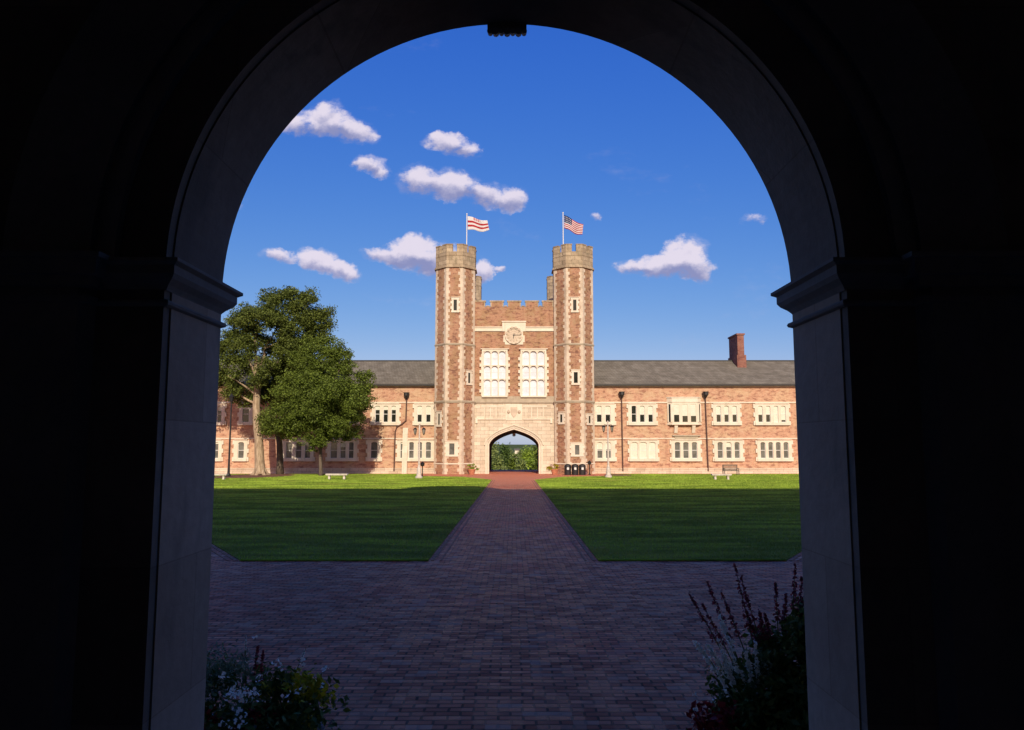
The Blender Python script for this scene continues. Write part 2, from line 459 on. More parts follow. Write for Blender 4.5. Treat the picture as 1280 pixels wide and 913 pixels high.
# ------------------------------------------------------------ mesh helpers
class MB:
    def __init__(s):
        s.v, s.f = [], []

    def add(s, vs, fs):
        o = len(s.v)
        s.v += [tuple(p) for p in vs]
        s.f += [tuple(i + o for i in f) for f in fs]
        return s

    def box(s, x0, x1, y0, y1, z0, z1):
        x0, x1 = min(x0, x1), max(x0, x1)
        y0, y1 = min(y0, y1), max(y0, y1)
        z0, z1 = min(z0, z1), max(z0, z1)
        return s.add([(x0, y0, z0), (x1, y0, z0), (x1, y1, z0), (x0, y1, z0), (x0, y0, z1), (x1, y0, z1), (x1, y1, z1), (x0, y1, z1)],
                     [(0, 3, 2, 1), (4, 5, 6, 7), (0, 1, 5, 4), (1, 2, 6, 5), (2, 3, 7, 6), (3, 0, 4, 7)])

    def prism(s, poly, z0, z1):
        """poly: list of (x, y); z0/z1 numbers or functions of (x, y)"""
        a = [(x, y, z0(x, y) if callable(z0) else z0) for x, y in poly]
        b = [(x, y, z1(x, y) if callable(z1) else z1) for x, y in poly]
        n = len(poly)
        return s.add(a + b, [tuple(range(n))[::-1], tuple(range(n, 2 * n))] + [(i, (i + 1) % n, n + (i + 1) % n, n + i) for i in range(n)])

    def prism_y(s, poly, y0, y1):
        """poly: list of (x, z) pushed along y"""
        n = len(poly)
        return s.add([(x, y0, z) for x, z in poly] + [(x, y1, z) for x, z in poly],
                     [tuple(range(n)), tuple(range(n, 2 * n))[::-1]] + [(i, n + i, n + (i + 1) % n, (i + 1) % n) for i in range(n)])

    def prism_x(s, poly, x0, x1):
        """poly: list of (y, z) pushed along x"""
        n = len(poly)
        return s.add([(x0, y, z) for y, z in poly] + [(x1, y, z) for y, z in poly],
                     [tuple(range(n)), tuple(range(n, 2 * n))[::-1]] + [(i, n + i, n + (i + 1) % n, (i + 1) % n) for i in range(n)])

    def lathe(s, prof, cx=0, cy=0, seg=16, rot=0.0):
        """prof: list of (radius, z)"""
        vs, fs = [], []
        for r, z in prof:
            for k in range(seg):
                a = rot + 2 * math.pi * k / seg
                vs.append((cx + r * math.cos(a), cy + r * math.sin(a), z))
        for i in range(len(prof) - 1):
            for k in range(seg):
                k2 = (k + 1) % seg
                fs.append((i * seg + k, i * seg + k2, (i + 1) * seg + k2, (i + 1) * seg + k))
        fs.append(tuple(range(seg))[::-1])
        fs.append(tuple((len(prof) - 1) * seg + k for k in range(seg)))
        return s.add(vs, fs)

    def tube(s, pts, rad, seg=8):
        pts = [Vector(p) for p in pts]
        if not isinstance(rad, (list, tuple)):
            rad = [rad] * len(pts)
        vs, fs = [], []
        for i, p in enumerate(pts):
            d = (pts[min(i + 1, len(pts) - 1)] - pts[max(i - 1, 0)]).normalized()
            a = d.orthogonal().normalized() if abs(d.z) > 0.98 else d.cross(Vector((0, 0, 1))).normalized()
            if abs(d.z) > 0.98:
                a = Vector((1, 0, 0)) - d * d.x
                a.normalize()
            b = d.cross(a).normalized()
            for k in range(seg):
                t = 2 * math.pi * k / seg
                vs.append(p + (a * math.cos(t) + b * math.sin(t)) * rad[i])
        for i in range(len(pts) - 1):
            for k in range(seg):
                k2 = (k + 1) % seg
                fs.append((i * seg + k, i * seg + k2, (i + 1) * seg + k2, (i + 1) * seg + k))
        fs.append(tuple(range(seg))[::-1])
        fs.append(tuple((len(pts) - 1) * seg + k for k in range(seg)))
        return s.add(vs, fs)

    def build(s, name, mat, parent=None, smooth=False):
        me = bpy.data.meshes.new(name)
        me.from_pydata([tuple(p) for p in s.v], [], s.f)
        me.validate()
        if smooth:
            me.polygons.foreach_set('use_smooth', [True] * len(me.polygons))
        me.materials.append(mat)
        o = bpy.data.objects.new(name, me)
        C.objects.link(o)
        if parent is not None:
            o.parent = parent
            o.matrix_parent_inverse = Matrix.Identity(4)
            # parts are modelled in world space; take the parents' offset out again
            off = Vector((0, 0, 0))
            q = parent
            while q is not None:
                off += q.location
                q = q.parent
            o.location = -off
        import bmesh
        bm = bmesh.new()
        bm.from_mesh(me)
        bmesh.ops.recalc_face_normals(bm, faces=bm.faces)
        bm.to_mesh(me)
        bm.free()
        return o


def tag(o, label=None, cat=None, group=None, kind=None):
    for k, v in (('label', label), ('category', cat), ('group', group), ('kind', kind)):
        if v:
            o[k] = v
    return o


def thing(name, label, cat, loc=(0, 0, 0), group=None):
    o = bpy.data.objects.new(name, None)
    C.objects.link(o)
    o.location = loc
    return tag(o, label, cat, group)


def at(px, py, Y):
    """point on the plane y = Y that pixel (px, py) of the photograph looks at"""
    u, v = px_dir(px, py)
    return u * Y, EYE + v * Y


def X(px, Y, py=540):
    return at(px, py, Y)[0]


def Z(py, Y):
    return at(640, py, Y)[1]


SLOPE = 0.0130


def gz_(y):
    """height of the quad's ground: it falls gently away from the camera"""
    return -SLOPE * y


# ------------------------------------------------------------ ground
mb = MB()
ys = [-60, -20, 0, 40, 96, 104, 112, 125, 145, 170, 230, 400, 800, 1600, 3000, 6000]
zs_ = [0.75, 0.25, -0.03, -0.55, -1.28, -2.0, -4.5, -9, -13, -15, -16, -16, -16, -16, -14, -10]
xs = [-5000, -1500, -400, -120, -60, 0, 60, 120, 400, 1500, 5000]
vs = [(x, y, z - 0.02) for y, z in zip(ys, zs_) for x in xs]
fs = [(j * len(xs) + i, j * len(xs) + i + 1, (j + 1) * len(xs) + i + 1, (j + 1) * len(xs) + i) for j in range(len(ys) - 1) for i in range(len(xs) - 1)]
tag(mb.add(vs, fs).build('ground', M['terrain']), kind='structure')

mb = MB()
vs, fs = [], []
for y0 in (-18, 3, 40, 95):
    vs += [(-46, y0, gz_(y0) + 0.002), (46, y0, gz_(y0) + 0.002)]
fs = [(2 * i, 2 * i + 1, 2 * i + 3, 2 * i + 2) for i in range(3)]
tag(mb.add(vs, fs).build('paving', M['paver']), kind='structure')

PW = 1.70                                        # half width of the central path
LY = 15.1
DIAG = 0.61


def lawn(poly, name='lawn'):
    (ax_, ay_), (bx_, by_) = poly[0], poly[1]
    edge = [(ax_ + (bx_ - ax_) * k / 40, ay_ + (random.uniform(-.05, .05) if 0 < k < 40 else 0)) for k in range(41)]
    poly = edge + list(poly[2:])
    mb = MB()
    mb.prism(poly, lambda x, y: gz_(y) - 0.01, lambda x, y: gz_(y) + 0.022)
    return tag(mb.build(name, M['lawn']), kind='structure')


lawn_polys = []
for s in (-1, 1):
    xd = 5.45
    pl = [(s * PW, LY), (s * xd, LY), (s * (xd + DIAG * 30), LY + 30), (s * 30, 74.8), (s * 9.6, 74.8), (s * 8.6, 67.5),
          (s * 4.4, 65.5), (s * PW, 58.5)]
    lawn_polys.append(pl)
    lawn(pl)
    lawn([(s * (xd + 3.0), LY), (s * (xd + 24), LY), (s * (xd + 24), LY + 32)], 'lawn')
    # pale edging: a double row of pavers on edge beside the path and the diagonal
    mb = MB()
    for (a, b) in (((s * PW, LY), (s * PW, 58.5)),):
        mb.prism([(a[0] - s * 0.12, a[1]), (a[0] - s * 0.05, a[1]), (b[0] - s * 0.05, b[1]), (b[0] - s * 0.12, b[1])],
                 lambda x, y: gz_(y) - 0.01, lambda x, y: gz_(y) + 0.016)
        mb.prism([(a[0] - s * 0.27, a[1]), (a[0] - s * 0.23, a[1]), (b[0] - s * 0.23, b[1]), (b[0] - s * 0.27, b[1])],
                 lambda x, y: gz_(y) - 0.01, lambda x, y: gz_(y) + 0.011)
    for d0, d1 in ((0.05, 0.12), (0.23, 0.27)):
        mb.prism([(s * (xd + d0), LY), (s * (xd + d1), LY), (s * (xd + d1 + DIAG * 30), LY + 30), (s * (xd + d0 + DIAG * 30), LY + 30)],
                 lambda x, y: gz_(y) - 0.01, lambda x, y: gz_(y) + 0.014)
    tag(mb.build('path_edging', M['edging']), kind='structure')

# mulch beds
for name, cx, cy, rx, ry in (('mulch_bed', -23.7, 68.3, 3.3, 6.3), ('mulch_bed', 9.9, 70.5, 1.2, 2.6)):
    poly = []
    for k in range(28):
        a = 2 * math.pi * k / 28
        r = 1 + 0.08 * math.sin(3 * a + 1) + 0.05 * math.sin(5 * a)
        poly.append((cx + rx * r * math.cos(a), cy + ry * r * math.sin(a)))
    mb = MB().prism(poly, lambda x, y: gz_(y), lambda x, y: gz_(y) + 0.06)
    tag(mb.build(name, M['mulch']), kind='structure')


# ------------------------------------------------------------ leaves
def leaf_mesh(name, mat, centers, sizes, parent=None, up=0.35, aspect=0.6):
    """one quad (folded leaf clump) per centre, random facing"""
    n = len(centers)
    c = np.asarray(centers, dtype=np.float64)
    sz = np.asarray(sizes, dtype=np.float64).reshape(-1, 1)
    nrm = rng.normal(size=(n, 3))
    nrm[:, 2] = np.abs(nrm[:, 2]) + up
    nrm /= np.linalg.norm(nrm, axis=1, keepdims=True)
    t = rng.normal(size=(n, 3))
    t -= nrm * np.sum(t * nrm, axis=1, keepdims=True)
    t /= np.linalg.norm(t, axis=1, keepdims=True)
    b = np.cross(nrm, t)
    p0 = c - t * sz
    p1 = c + b * sz * aspect
    p2 = c + t * sz
    p3 = c - b * sz * aspect + nrm * sz * 0.25
    V_ = np.stack([p0, p1, p2, p3], axis=1).reshape(-1, 3)
    off = np.zeros(3)
    q = parent
    while q is not None:
        off += np.array(q.location)
        q = q.parent
    V_ -= off
    me = bpy.data.meshes.new(name)
    me.vertices.add(4 * n)
    me.vertices.foreach_set('co', V_.ravel())
    me.loops.add(4 * n)
    me.loops.foreach_set('vertex_index', np.arange(4 * n, dtype=np.int32))
    me.polygons.add(n)
    me.polygons.foreach_set('loop_start', np.arange(0, 4 * n, 4, dtype=np.int32))
    me.polygons.foreach_set('loop_total', np.full(n, 4, dtype=np.int32))
    me.update(calc_edges=True)
    me.materials.append(mat)
    o = bpy.data.objects.new(name, me)
    C.objects.link(o)
    if parent is not None:
        o.parent = parent
    return o


def crown_points(lobes, clumps, per, spread, flat=0.7):
    """lobes: (cx, cy, cz, rx, ry, rz); leaves gather in clumps near each lobe's surface"""
    vols = np.array([l[3] * l[5] for l in lobes])
    out = []
    for l, share in zip(lobes, vols / vols.sum()):
        k = max(4, int(clumps * share))
        d = rng.normal(size=(k, 3))
        d /= np.linalg.norm(d, axis=1, keepdims=True)
        r = rng.uniform(0.35, 1.0, size=(k, 1)) ** 0.45
        cc = np.array(l[:3]) + d * r * np.array(l[3:])
        for q in cc:
            m = int(per * rng.uniform(0.5, 1.4))
            s = spread * rng.uniform(0.6, 1.3)
            g = np.clip(rng.normal(size=(m, 3)), -1.7, 1.7) * np.array([s, s, s * flat])
            out.append(q + g)
        for q in np.array(l[:3]) + d[: max(2, k // 3)] * rng.uniform(1.05, 1.28, size=(max(2, k // 3), 1)) * np.array(l[3:]):
            m = int(per * .22)
            out.append(q + np.clip(rng.normal(size=(m, 3)), -1.7, 1.7) * np.array([spread * .6, spread * .6, spread * .3]))
    return np.concatenate(out)


# ------------------------------------------------------------ the arcade the photograph is taken from
AX = -0.030
Y1, Y2 = 2.90, 3.40                              # inner and outer face of the arch wall
RAD = 1.33
SPR = EYE + 0.695                                # springing
FLOOR = 0.60
arc = thing('arcade_building', 'dark stone arcade building whose round arch frames the view', 'building', (AX, Y2, 0))
arch_pts = [(AX + RAD * math.cos(math.pi - math.pi * k / 64), SPR + RAD * math.sin(math.pi * k / 64)) for k in range(65)]


def arch_wall(mb, pts, x0, x1, z0, z1, y0, y1):
    """a wall from x0 to x1 with an arched opening whose head follows pts (left to right)"""
    mb.box(x0, pts[0][0], y0, y1, z0, pts[0][1])
    mb.box(pts[-1][0], x1, y0, y1, z0, pts[-1][1])
    mb.box(x0, pts[0][0], y0, y1, pts[0][1], z1)
    mb.box(pts[-1][0], x1, y0, y1, pts[-1][1], z1)
    for a, b in zip(pts[:-1], pts[1:]):
        mb.prism_y([a, b, (b[0], z1), (a[0], z1)], y0, y1)


def arch_ring(mb, inner, outer, y0, y1):
    for i in range(len(inner) - 1):
        mb.prism_y([inner[i], inner[i + 1], outer[i + 1], outer[i]], y0, y1)


def round_pts(r, n=64, cx=AX):
    return [(cx + r * math.cos(math.pi - math.pi * k / n), SPR + r * math.sin(math.pi * k / n)) for k in range(n + 1)]


mb = MB()
arch_wall(mb, round_pts(RAD + 0.40), AX - 2.8, AX + 2.8, -0.1, 5.2, Y1, Y2)
for s in (-1, 1):                                 # the next arches of the arcade, to the left and the right
    arch_wall(mb, round_pts(RAD, 24, AX + s * 5.3), AX + s * 5.3 - 2.5, AX + s * 5.3 + 2.5, -0.1, 5.2, Y1, Y2)
    mb.box(AX + s * 7.8, AX + s * 8.4, Y1, Y2, -0.1, 5.2)
mb.build('arch_wall', M['arch_stone'], arc)
for s in (-1, 1):
    MB().box(AX + s * RAD, AX + s * (RAD + 0.3999), Y1 + .001, Y2 - .001, -0.1, SPR - .001).build('jamb', M['arch_stone'], arc)
mb = MB()
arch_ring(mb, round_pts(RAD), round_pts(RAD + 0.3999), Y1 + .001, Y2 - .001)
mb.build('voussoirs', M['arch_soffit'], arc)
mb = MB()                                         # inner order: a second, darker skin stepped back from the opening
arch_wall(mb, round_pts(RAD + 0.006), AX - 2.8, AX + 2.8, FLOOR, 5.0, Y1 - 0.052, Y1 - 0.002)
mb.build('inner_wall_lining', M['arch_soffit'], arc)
mb = MB()
for r0, r1, d in ((RAD + 0.19, RAD + 0.24, 0.09), (RAD + 0.24, RAD + 0.28, 0.07)):
    arch_ring(mb, round_pts(r0), round_pts(r1), Y1 - d, Y1 - 0.052)
mb.build('arch_moulding', M['dark_stone'], arc)
# imposts: the moulded capitals the arch springs from, wrapped round three sides of the pier
CAPP = [(0.0, -0.135), (0.016, -0.140), (0.020, -0.149), (0.016, -0.158), (0.0, -0.165)]
for s in (-1, 1):
    mb = MB()
    prof = [(0.072, 0.015), (0.072, 0.002), (0.052, -0.010), (0.052, -0.042), (0.040, -0.060), (0.016, -0.080), (0.004, -0.094), (0.0, -0.10)]
    for prf in (prof, CAPP):
        for (p0, z0), (p1, z1) in zip(prf[:-1], prf[1:]):
            # frustum slice wrapped round the pier: the pier's jamb is the plane x = AX + s*RAD
            xo0, xo1 = AX + s * (RAD - p0), AX + s * (RAD - p1)
            xi = AX + s * (RAD + 0.42)
            a = [(xi, Y1 - 0.05 - p0, SPR + z0), (xo0, Y1 - 0.05 - p0, SPR + z0), (xo0, Y2 + p0, SPR + z0), (xi, Y2 + p0, SPR + z0)]
            b = [(xi, Y1 - 0.05 - p1, SPR + z1), (xo1, Y1 - 0.05 - p1, SPR + z1), (xo1, Y2 + p1, SPR + z1), (xi, Y2 + p1, SPR + z1)]
            mb.add(a + b, [(0, 1, 5, 4), (1, 2, 6, 5), (2, 3, 7, 6), (3, 0, 4, 7)])
        p, z = prf[0]
        xo = AX + s * (RAD - p)
        mb.add([(xi, Y1 - 0.05 - p, SPR + z), (xo, Y1 - 0.05 - p, SPR + z), (xo, Y2 + p, SPR + z), (xi, Y2 + p, SPR + z)], [(0, 1, 2, 3)])
    mb.build('impost', M['dark_stone'], arc)
    # slim pilaster on the inner face, its capital and the vault rib above it
    mb = MB()
    xa, xb = AX + s * 1.60, AX + s * 2.02
    mb.prism([(xa, Y1 - 0.052), (xa + s * 0.035, Y1 - 0.115), (xb, Y1 - 0.115), (xb, Y1 - 0.052)], FLOOR, SPR - 0.10)
    pil = mb.build('pilaster', M['dark_stone'], arc)
    mb = MB()
    for e, z0, z1 in ((0.015, -0.16, -0.135), (0.03, -0.10, -0.06), (0.06, -0.06, 0.0), (0.08, 0.0, 0.02)):
        mb.box(xa - s * e, xb + s * e, Y1 - 0.115 - e, Y1 - 0.053, SPR + z0, SPR + z1)
    mb.build('capital', M['dark_stone'], pil)
mb = MB()
arch_ring(mb, round_pts(1.61), round_pts(1.95), Y1 - 0.10, Y1 - 0.052)
mb.build('vault_rib', M['dark_stone'], arc)
# keystone: a carved console that hangs a little below the arch on the courtyard side
mb = MB()
mb.prism_x([(3.385, EYE + 1.985), (3.50, EYE + 2.035), (3.60, EYE + 2.10), (3.64, EYE + 2.20), (3.60, EYE + 2.45), (3.405, EYE + 2.45), (3.385, EYE + 2.10)], AX - 0.095, AX + 0.095)
for k in range(7):
    xk = AX - 0.084 + 0.168 * k / 6
    mb.tube([(xk, 3.38, EYE + 1.980), (xk, 3.50, EYE + 2.035), (xk, 3.60, EYE + 2.10), (xk, 3.645, EYE + 2.20)], [0.013 + 0.004 * (k % 2)] * 4, 8)
mb.build('keystone', M['dark_stone'], arc)
# the passage the photographer stands in
mb = MB()
mb.box(AX - 8.4, AX - 8.2, -4.2, Y1 - 0.003, 0.0, 5.0)
mb.box(AX + 8.2, AX + 8.4, -4.2, Y1 - 0.003, 0.0, 5.0)
mb.box(AX - 8.4, AX + 8.4, -4.4, -4.2, 0.0, 5.0)
mb.build('passage_wall', M['passage_plaster'], arc)
MB().box(AX - 8.4, AX + 8.4, -4.4, Y1 - 0.003, 5.0, 5.2).build('ceiling', M['passage_plaster'], arc)
MB().box(AX - 8.2, AX + 8.2, -4.2, Y2 - .002, 0.05, FLOOR).build('passage_floor', M['floor_stone'], arc)
mb = MB()
for k in range(3):
    mb.box(AX - 1.9 + 0.001 * k, AX + 1.9 - 0.001 * k, Y2 + 0.002 * (k + 1), Y2 + 0.30 * (k + 1), -0.08, FLOOR - 0.15 * (k + 1))
mb.build('step', M['floor_stone'], arc)
# the storeys above and beside, which throw the long shadow over the quad
mb = MB()
mb.box(-34, AX - 8.4, -10, Y2, -0.1, 20.3)
mb.box(AX + 8.4, 34, -10, Y2, -0.1, 20.3)
mb.box(AX - 8.4, AX + 8.4, -10, Y2, 5.2, 20.3)
mb.box(AX - 8.4, AX + 8.4, -10, -4.4, -0.1, 5.2)
mb.build('upper_storey', M['wing_brick'], arc)
MB().prism_y([(-3.0, 20.3), (-2.4, 21.4), (-0.8, 22.0), (1.2, 22.0), (2.4, 21.4), (3.0, 20.3)], Y2 - 0.8, Y2).build('gable', M['limestone'], arc)

# ------------------------------------------------------------ octagonal tower
YT = 75.0
GZ = gz_(76.0) - 0.05


def octagon(cx, cy, a):
    rr = a / math.cos(math.pi / 8)
    return [(cx + rr * math.cos(math.pi / 8 + k * math.pi / 4 - math.pi / 2 - math.pi / 4), cy + rr * math.sin(math.pi / 8 + k * math.pi / 4 - math.pi / 2 - math.pi / 4)) for k in range(8)]


def facet_frame(cx, cy, a, k):
    """middle, unit tangent and outward normal of facet k (0 faces the camera, + turns to the right)"""
    ang = -math.pi / 2 + k * math.pi / 4
    n = Vector((math.cos(ang), math.sin(ang), 0))
    t = Vector((-n.y, n.x, 0))
    return Vector((cx, cy, 0)) + n * a, t, n


def slab(mb, mid, t, n, u0, u1, z0, z1, d0, d1):
    """box on a facet: u along it, d outward"""
    ps = [mid + t * u + n * d for u, d in ((u0, d0), (u1, d0), (u1, d1), (u0, d1))]
    mb.prism([(p.x, p.y) for p in ps], z0, z1)


TA = 2.035
TCY = YT + TA
T_CROWN, T_PAR, T_MER = Z(334, YT), Z(314.5, YT), Z(306.3, YT)
T_RING1, T_RING2 = Z(430.5, YT), Z(502.5, YT)
gh = thing('gatehouse', 'brick gatehouse with twin octagonal towers and a pointed central archway', 'gatehouse', (0, TCY, GZ))


def tower(cx, cy, slits, T_CROWN=T_CROWN):
    mb = MB()
    mb.prism(octagon(cx, cy, TA), GZ - 0.3, T_CROWN)
    tw = mb.build('tower', M['tower_brick'], gh)
    # quoins up every corner, long and short work
    qs = [MB() for c in range(8)]
    k = 0
    z = GZ
    while z < T_CROWN - 0.05:
        h = 0.325
        z1 = min(z + h - 0.004, T_CROWN - 0.002)
        for c in range(8):
            m0, t0, n0 = facet_frame(cx, cy, TA, c)
            m1, t1, n1 = facet_frame(cx, cy, TA, c + 1)
            v = m0 + t0 * (TA * math.tan(math.pi / 8))
            o = 0.022
            la, lb = (0.40, 0.24) if (k + c) % 2 else (0.25, 0.38)
            la *= rng.uniform(0.80, 1.2)
            lb *= rng.uniform(0.80, 1.2)
            vo = v + (n0 + n1) * (o / (1 + math.cos(math.pi / 4)))
            pts = [v - t0 * la - n0 * 0.05, v - t0 * la + n0 * o, vo, v + t1 * lb + n1 * o, v + t1 * lb - n1 * 0.05, v - (n0 + n1) * 0.04]
            qs[c].prism([(p.x, p.y) for p in pts], z, z1)
        z += h
        k += 1
    for q in qs:
        q.build('quoins', M['quoin'], tw)
    # string courses and the plinth
    for zc, e, h in ((T_RING1, 0.10, 0.16), (T_RING2, 0.13, 0.20)):
        mb = MB()
        mb.prism(octagon(cx, cy, TA + e * 0.55), zc - h * 0.5, zc)
        mb.prism(octagon(cx, cy, TA + e), zc, zc + h * 0.4)
        mb.prism(octagon(cx, cy, TA + e * 0.5), zc + h * 0.4, zc + h * 0.8)
        mb.build('string_course', M['weathered'], tw)
    zb = Z(579.5, YT)
    mb = MB()
    mb.prism(octagon(cx, cy, TA + 0.05), zb - 0.1, zb + 0.02)
    mb.build('plinth_course', M['trim'], tw)
    # crown: corbelled parapet with battlements
    mb = MB()
    ca = TA + 0.035
    mb.prism(octagon(cx, cy, ca + 0.13), T_CROWN - 0.04, T_CROWN + 0.08)
    mb.prism(octagon(cx, cy, ca + 0.06), T_CROWN + 0.08, T_CROWN + 0.2)
    mb.prism(octagon(cx, cy, ca), T_CROWN + 0.2, T_PAR)
    for c in range(8):
        m0, t0, n0 = facet_frame(cx, cy, ca, c)
        half = ca * math.tan(math.pi / 8)
        mb_ = [(-half, -half * 0.27), (half * 0.27, half)]
        for i, (u0, u1) in enumerate(mb_):
            ps = [m0 + t0 * u0, m0 + t0 * u1, m0 + t0 * (u1 * 0.83) - n0 * 0.36, m0 + t0 * (u0 * 0.83) - n0 * 0.36]
            mb.prism([(p.x, p.y) for p in ps], T_PAR + 0.002, T_MER)
            e = 0.045
            ps = [m0 + t0 * (u0 - e * (i == 1)) + n0 * e, m0 + t0 * (u1 + e * (i == 0)) + n0 * e, m0 + t0 * (u1 * 0.83) - n0 * 0.40, m0 + t0 * (u0 * 0.83) - n0 * 0.40]
            mb.prism([(p.x, p.y) for p in ps], T_MER + 0.002, T_MER + 0.11)
        ps = [m0 - t0 * half + n0 * .03, m0 + t0 * half + n0 * .03, m0 + t0 * half - n0 * .02, m0 - t0 * half - n0 * .02]
        mb.prism([(p.x, p.y) for p in ps], Z(319.3, YT), Z(318.3, YT))
    mb.build('battlement', M['crown'], tw)
    # slit windows: (facet, offset along it, sill px, head px, half width, stone half width)
    for (fc, u, py1, py0, hw, sw) in slits:
        m0, t0, n0 = facet_frame(cx, cy, TA, fc)
        z0, z1 = Z(py1, YT), Z(py0, YT)
        mb = MB()
        slab(mb, m0, t0, n0, u - sw, u - hw, z0, z1, -0.02, 0.09)
        slab(mb, m0, t0, n0, u + hw, u + sw, z0, z1, -0.02, 0.09)
        slab(mb, m0, t0, n0, u - sw - 0.05, u + sw + 0.05, z1 + 0.001, z1 + 0.22, -0.02, 0.10)
        slab(mb, m0, t0, n0, u - sw - 0.05, u + sw + 0.05, z0 - 0.20, z0 - 0.001, -0.02, 0.12)
        slab(mb, m0, t0, n0, u - sw - 0.10, u + sw + 0.10, z1 + 0.22, z1 + 0.28, -0.02, 0.16)
        for q in range(2):
            zz = z0 + (z1 - z0) * (0.15 + 0.5 * q)
            for sg in (-1, 1):
                slab(mb, m0, t0, n0, u + sg * sw, u + sg * (sw + 0.13), zz, zz + 0.28, -0.02, 0.085)
        wn = mb.build('slit_window', M['trim'], tw)
        wn.data.materials.append(M['glass_dark'])
        g = MB()
        slab(g, m0, t0, n0, u - hw, u + hw, z0, z1, 0.0, 0.03)
        base = len(wn.data.polygons)
        # glass stays in the slit window's own mesh as a second material
        me = wn.data
        vs0 = [tuple(v.co) for v in me.vertices]
        fs0 = [tuple(p.vertices) for p in me.polygons]
        offv = Vector(vs0[0]) - Vector(mb.v[0]) if vs0 else Vector()
        nb = len(vs0)
        me2 = bpy.data.meshes.new('slit_window')
        me2.from_pydata(vs0 + [tuple(Vector(v)) for v in g.v], [], fs0 + [tuple(i + nb for i in f) for f in g.f])
        me2.materials.append(M['trim'])
        me2.materials.append(M['glass_grey'] if fc % 2 == 0 and z1 < T_RING2 else M['glass_dark'])
        for p in me2.polygons[base:]:
            p.material_index = 1
        wn.data = me2
    return tw


TX = abs(X(568.8, TCY, 450))
TXL, TXR = X(570.1, TCY, 350), X(715.8, TCY, 350)
YR = 91.0
tower(TXL, TCY, [(0, 0.10, 388.5, 375, .17, .36), (1, 0.08, 478.5, 465.5, .15, .33), (0, -0.12, 568.5, 554.5, .26, .62), (-1, -0.05, 531, 517, .15, .38)])
tower(TXR, TCY, [(0, 0.02, 388.5, 375, .17, .36), (0, 0.06, 479, 465.5, .20, .42), (0, 0.14, 568.5, 556.5, .22, .62), (-1, 0.1, 528, 518, .16, .36), (1, 0.0, 529, 520, .16, .40)])
tower(TXL, YR, [], Z(374, YR - TA))
tower(TXR, YR, [], Z(374, YR - TA))

# ------------------------------------------------------------ curtain wall between the towers
YC = 76.55
WT = 0.75
xl, xr = -TX + TA * 0.72, TX - TA * 0.72
z_spring, z_apex = Z(556.5, YC), Z(537.3, YC)
hwA = (X(673.2, YC) - X(611.6, YC)) / 2
acx = (X(673.2, YC) + X(611.6, YC)) / 2
TAB = [(0, 1.0), (.12, .94), (.25, .875), (.4, .79), (.5, .725), (.62, .635), (.75, .51), (.85, .385), (.92, .265), (.97, .145), (1.0, 0.0)]


def tudor(hw, zs, za, grow=0.0, cx=0.0):
    pts = [(cx + t * (hw + grow), zs + f * (za - zs + grow)) for t, f in TAB]
    left = [(2 * cx - x, z) for x, z in pts[::-1]]
    return left[:-1] + pts


z_band = T_RING2 + 0.18
mb = MB()
arch_wall(mb, tudor(hwA, z_spring, z_apex, 0, acx), xl, xr, GZ - 0.2, z_band - 0.2, YC, YC + WT)
mb.build('gate_wall', M['limestone'], gh)
mb = MB()
for g0, g1, d in ((0.03, 0.16, 0.07), (0.20, 0.30, 0.14), (0.34, 0.42, 0.08), (0.44, 0.52, 0.19)):
    arch_ring(mb, tudor(hwA, z_spring, z_apex, g0, acx), tudor(hwA, z_spring, z_apex, g1, acx), YC - d, YC - 0.002)
    if g1 < 0.5:
        for s in (-1, 1):
            mb.box(acx + s * (hwA + g0), acx + s * (hwA + g1), YC - d, YC - 0.002, GZ, z_spring)
mb.build('arch_moulding', M['trim'], gh)
mb = MB()                                          # square label moulding, string and frieze panels
zl = Z(524.3, YC)
cxw = acx
for s in (-1, 1):
    mb.box(cxw + s * 0.95, cxw + s * 3.95, YC - 0.12, YC - 0.002, zl - 0.05, zl + 0.05)
    mb.box(cxw + s * 3.75, cxw + s * 3.97, YC - 0.16, YC - 0.002, zl - 0.42, zl + 0.12)
    mb.box(cxw + s * 0.95, cxw + s * 3.4, YC - 0.05, YC - 0.002, Z(509, YC), Z(507, YC))
    for q in range(4):
        xq = cxw + s * (1.2 + 0.6 * q)
        mb.box(xq, xq + s * 0.08, YC - 0.04, YC - 0.002, zl + 0.1, Z(509.2, YC))
mb.box(cxw - 0.86, cxw + 0.86, YC - 0.06, YC - 0.003, zl - 0.12, Z(505.5, YC))
mb.build('frieze', M['trim'], gh)
mb = MB()                                          # carved shield in the middle of the frieze
zc = Z(515, YC)
mb.prism_y([(cxw - .34, zc + .5), (cxw + .34, zc + .5), (cxw + .34, zc), (cxw + .2, zc - .38), (cxw, zc - .58), (cxw - .2, zc - .38), (cxw - .34, zc)], YC - 0.14, YC - 0.062)
for s in (-1, 1):
    mb.lathe([(0.02, zc - .2), (.14, zc - .1), (.16, zc), (.1, zc + .15), (.02, zc + .2)], cxw + s * 0.55, YC - 0.09, 8)
mb.build('carved_shield', M['quoin'], gh)
mb = MB()
mb.box(xl + 0.1, xr - 0.1, YC - 0.16, YC + 0.3, z_band - 0.2, z_band - 0.02)
mb.box(xl + 0.1, xr - 0.1, YC - 0.06, YC + 0.3, z_band - 0.018, Z(495.6, YC))
mb.build('window_sill_course', M['weathered'], gh)
zmer = Z(377.5, YC)
zcre = Z(383.6, YC)
mb = MB()
mb.box(xl, xr, YC + 0.02, YC + WT, Z(495.5, YC), zcre)
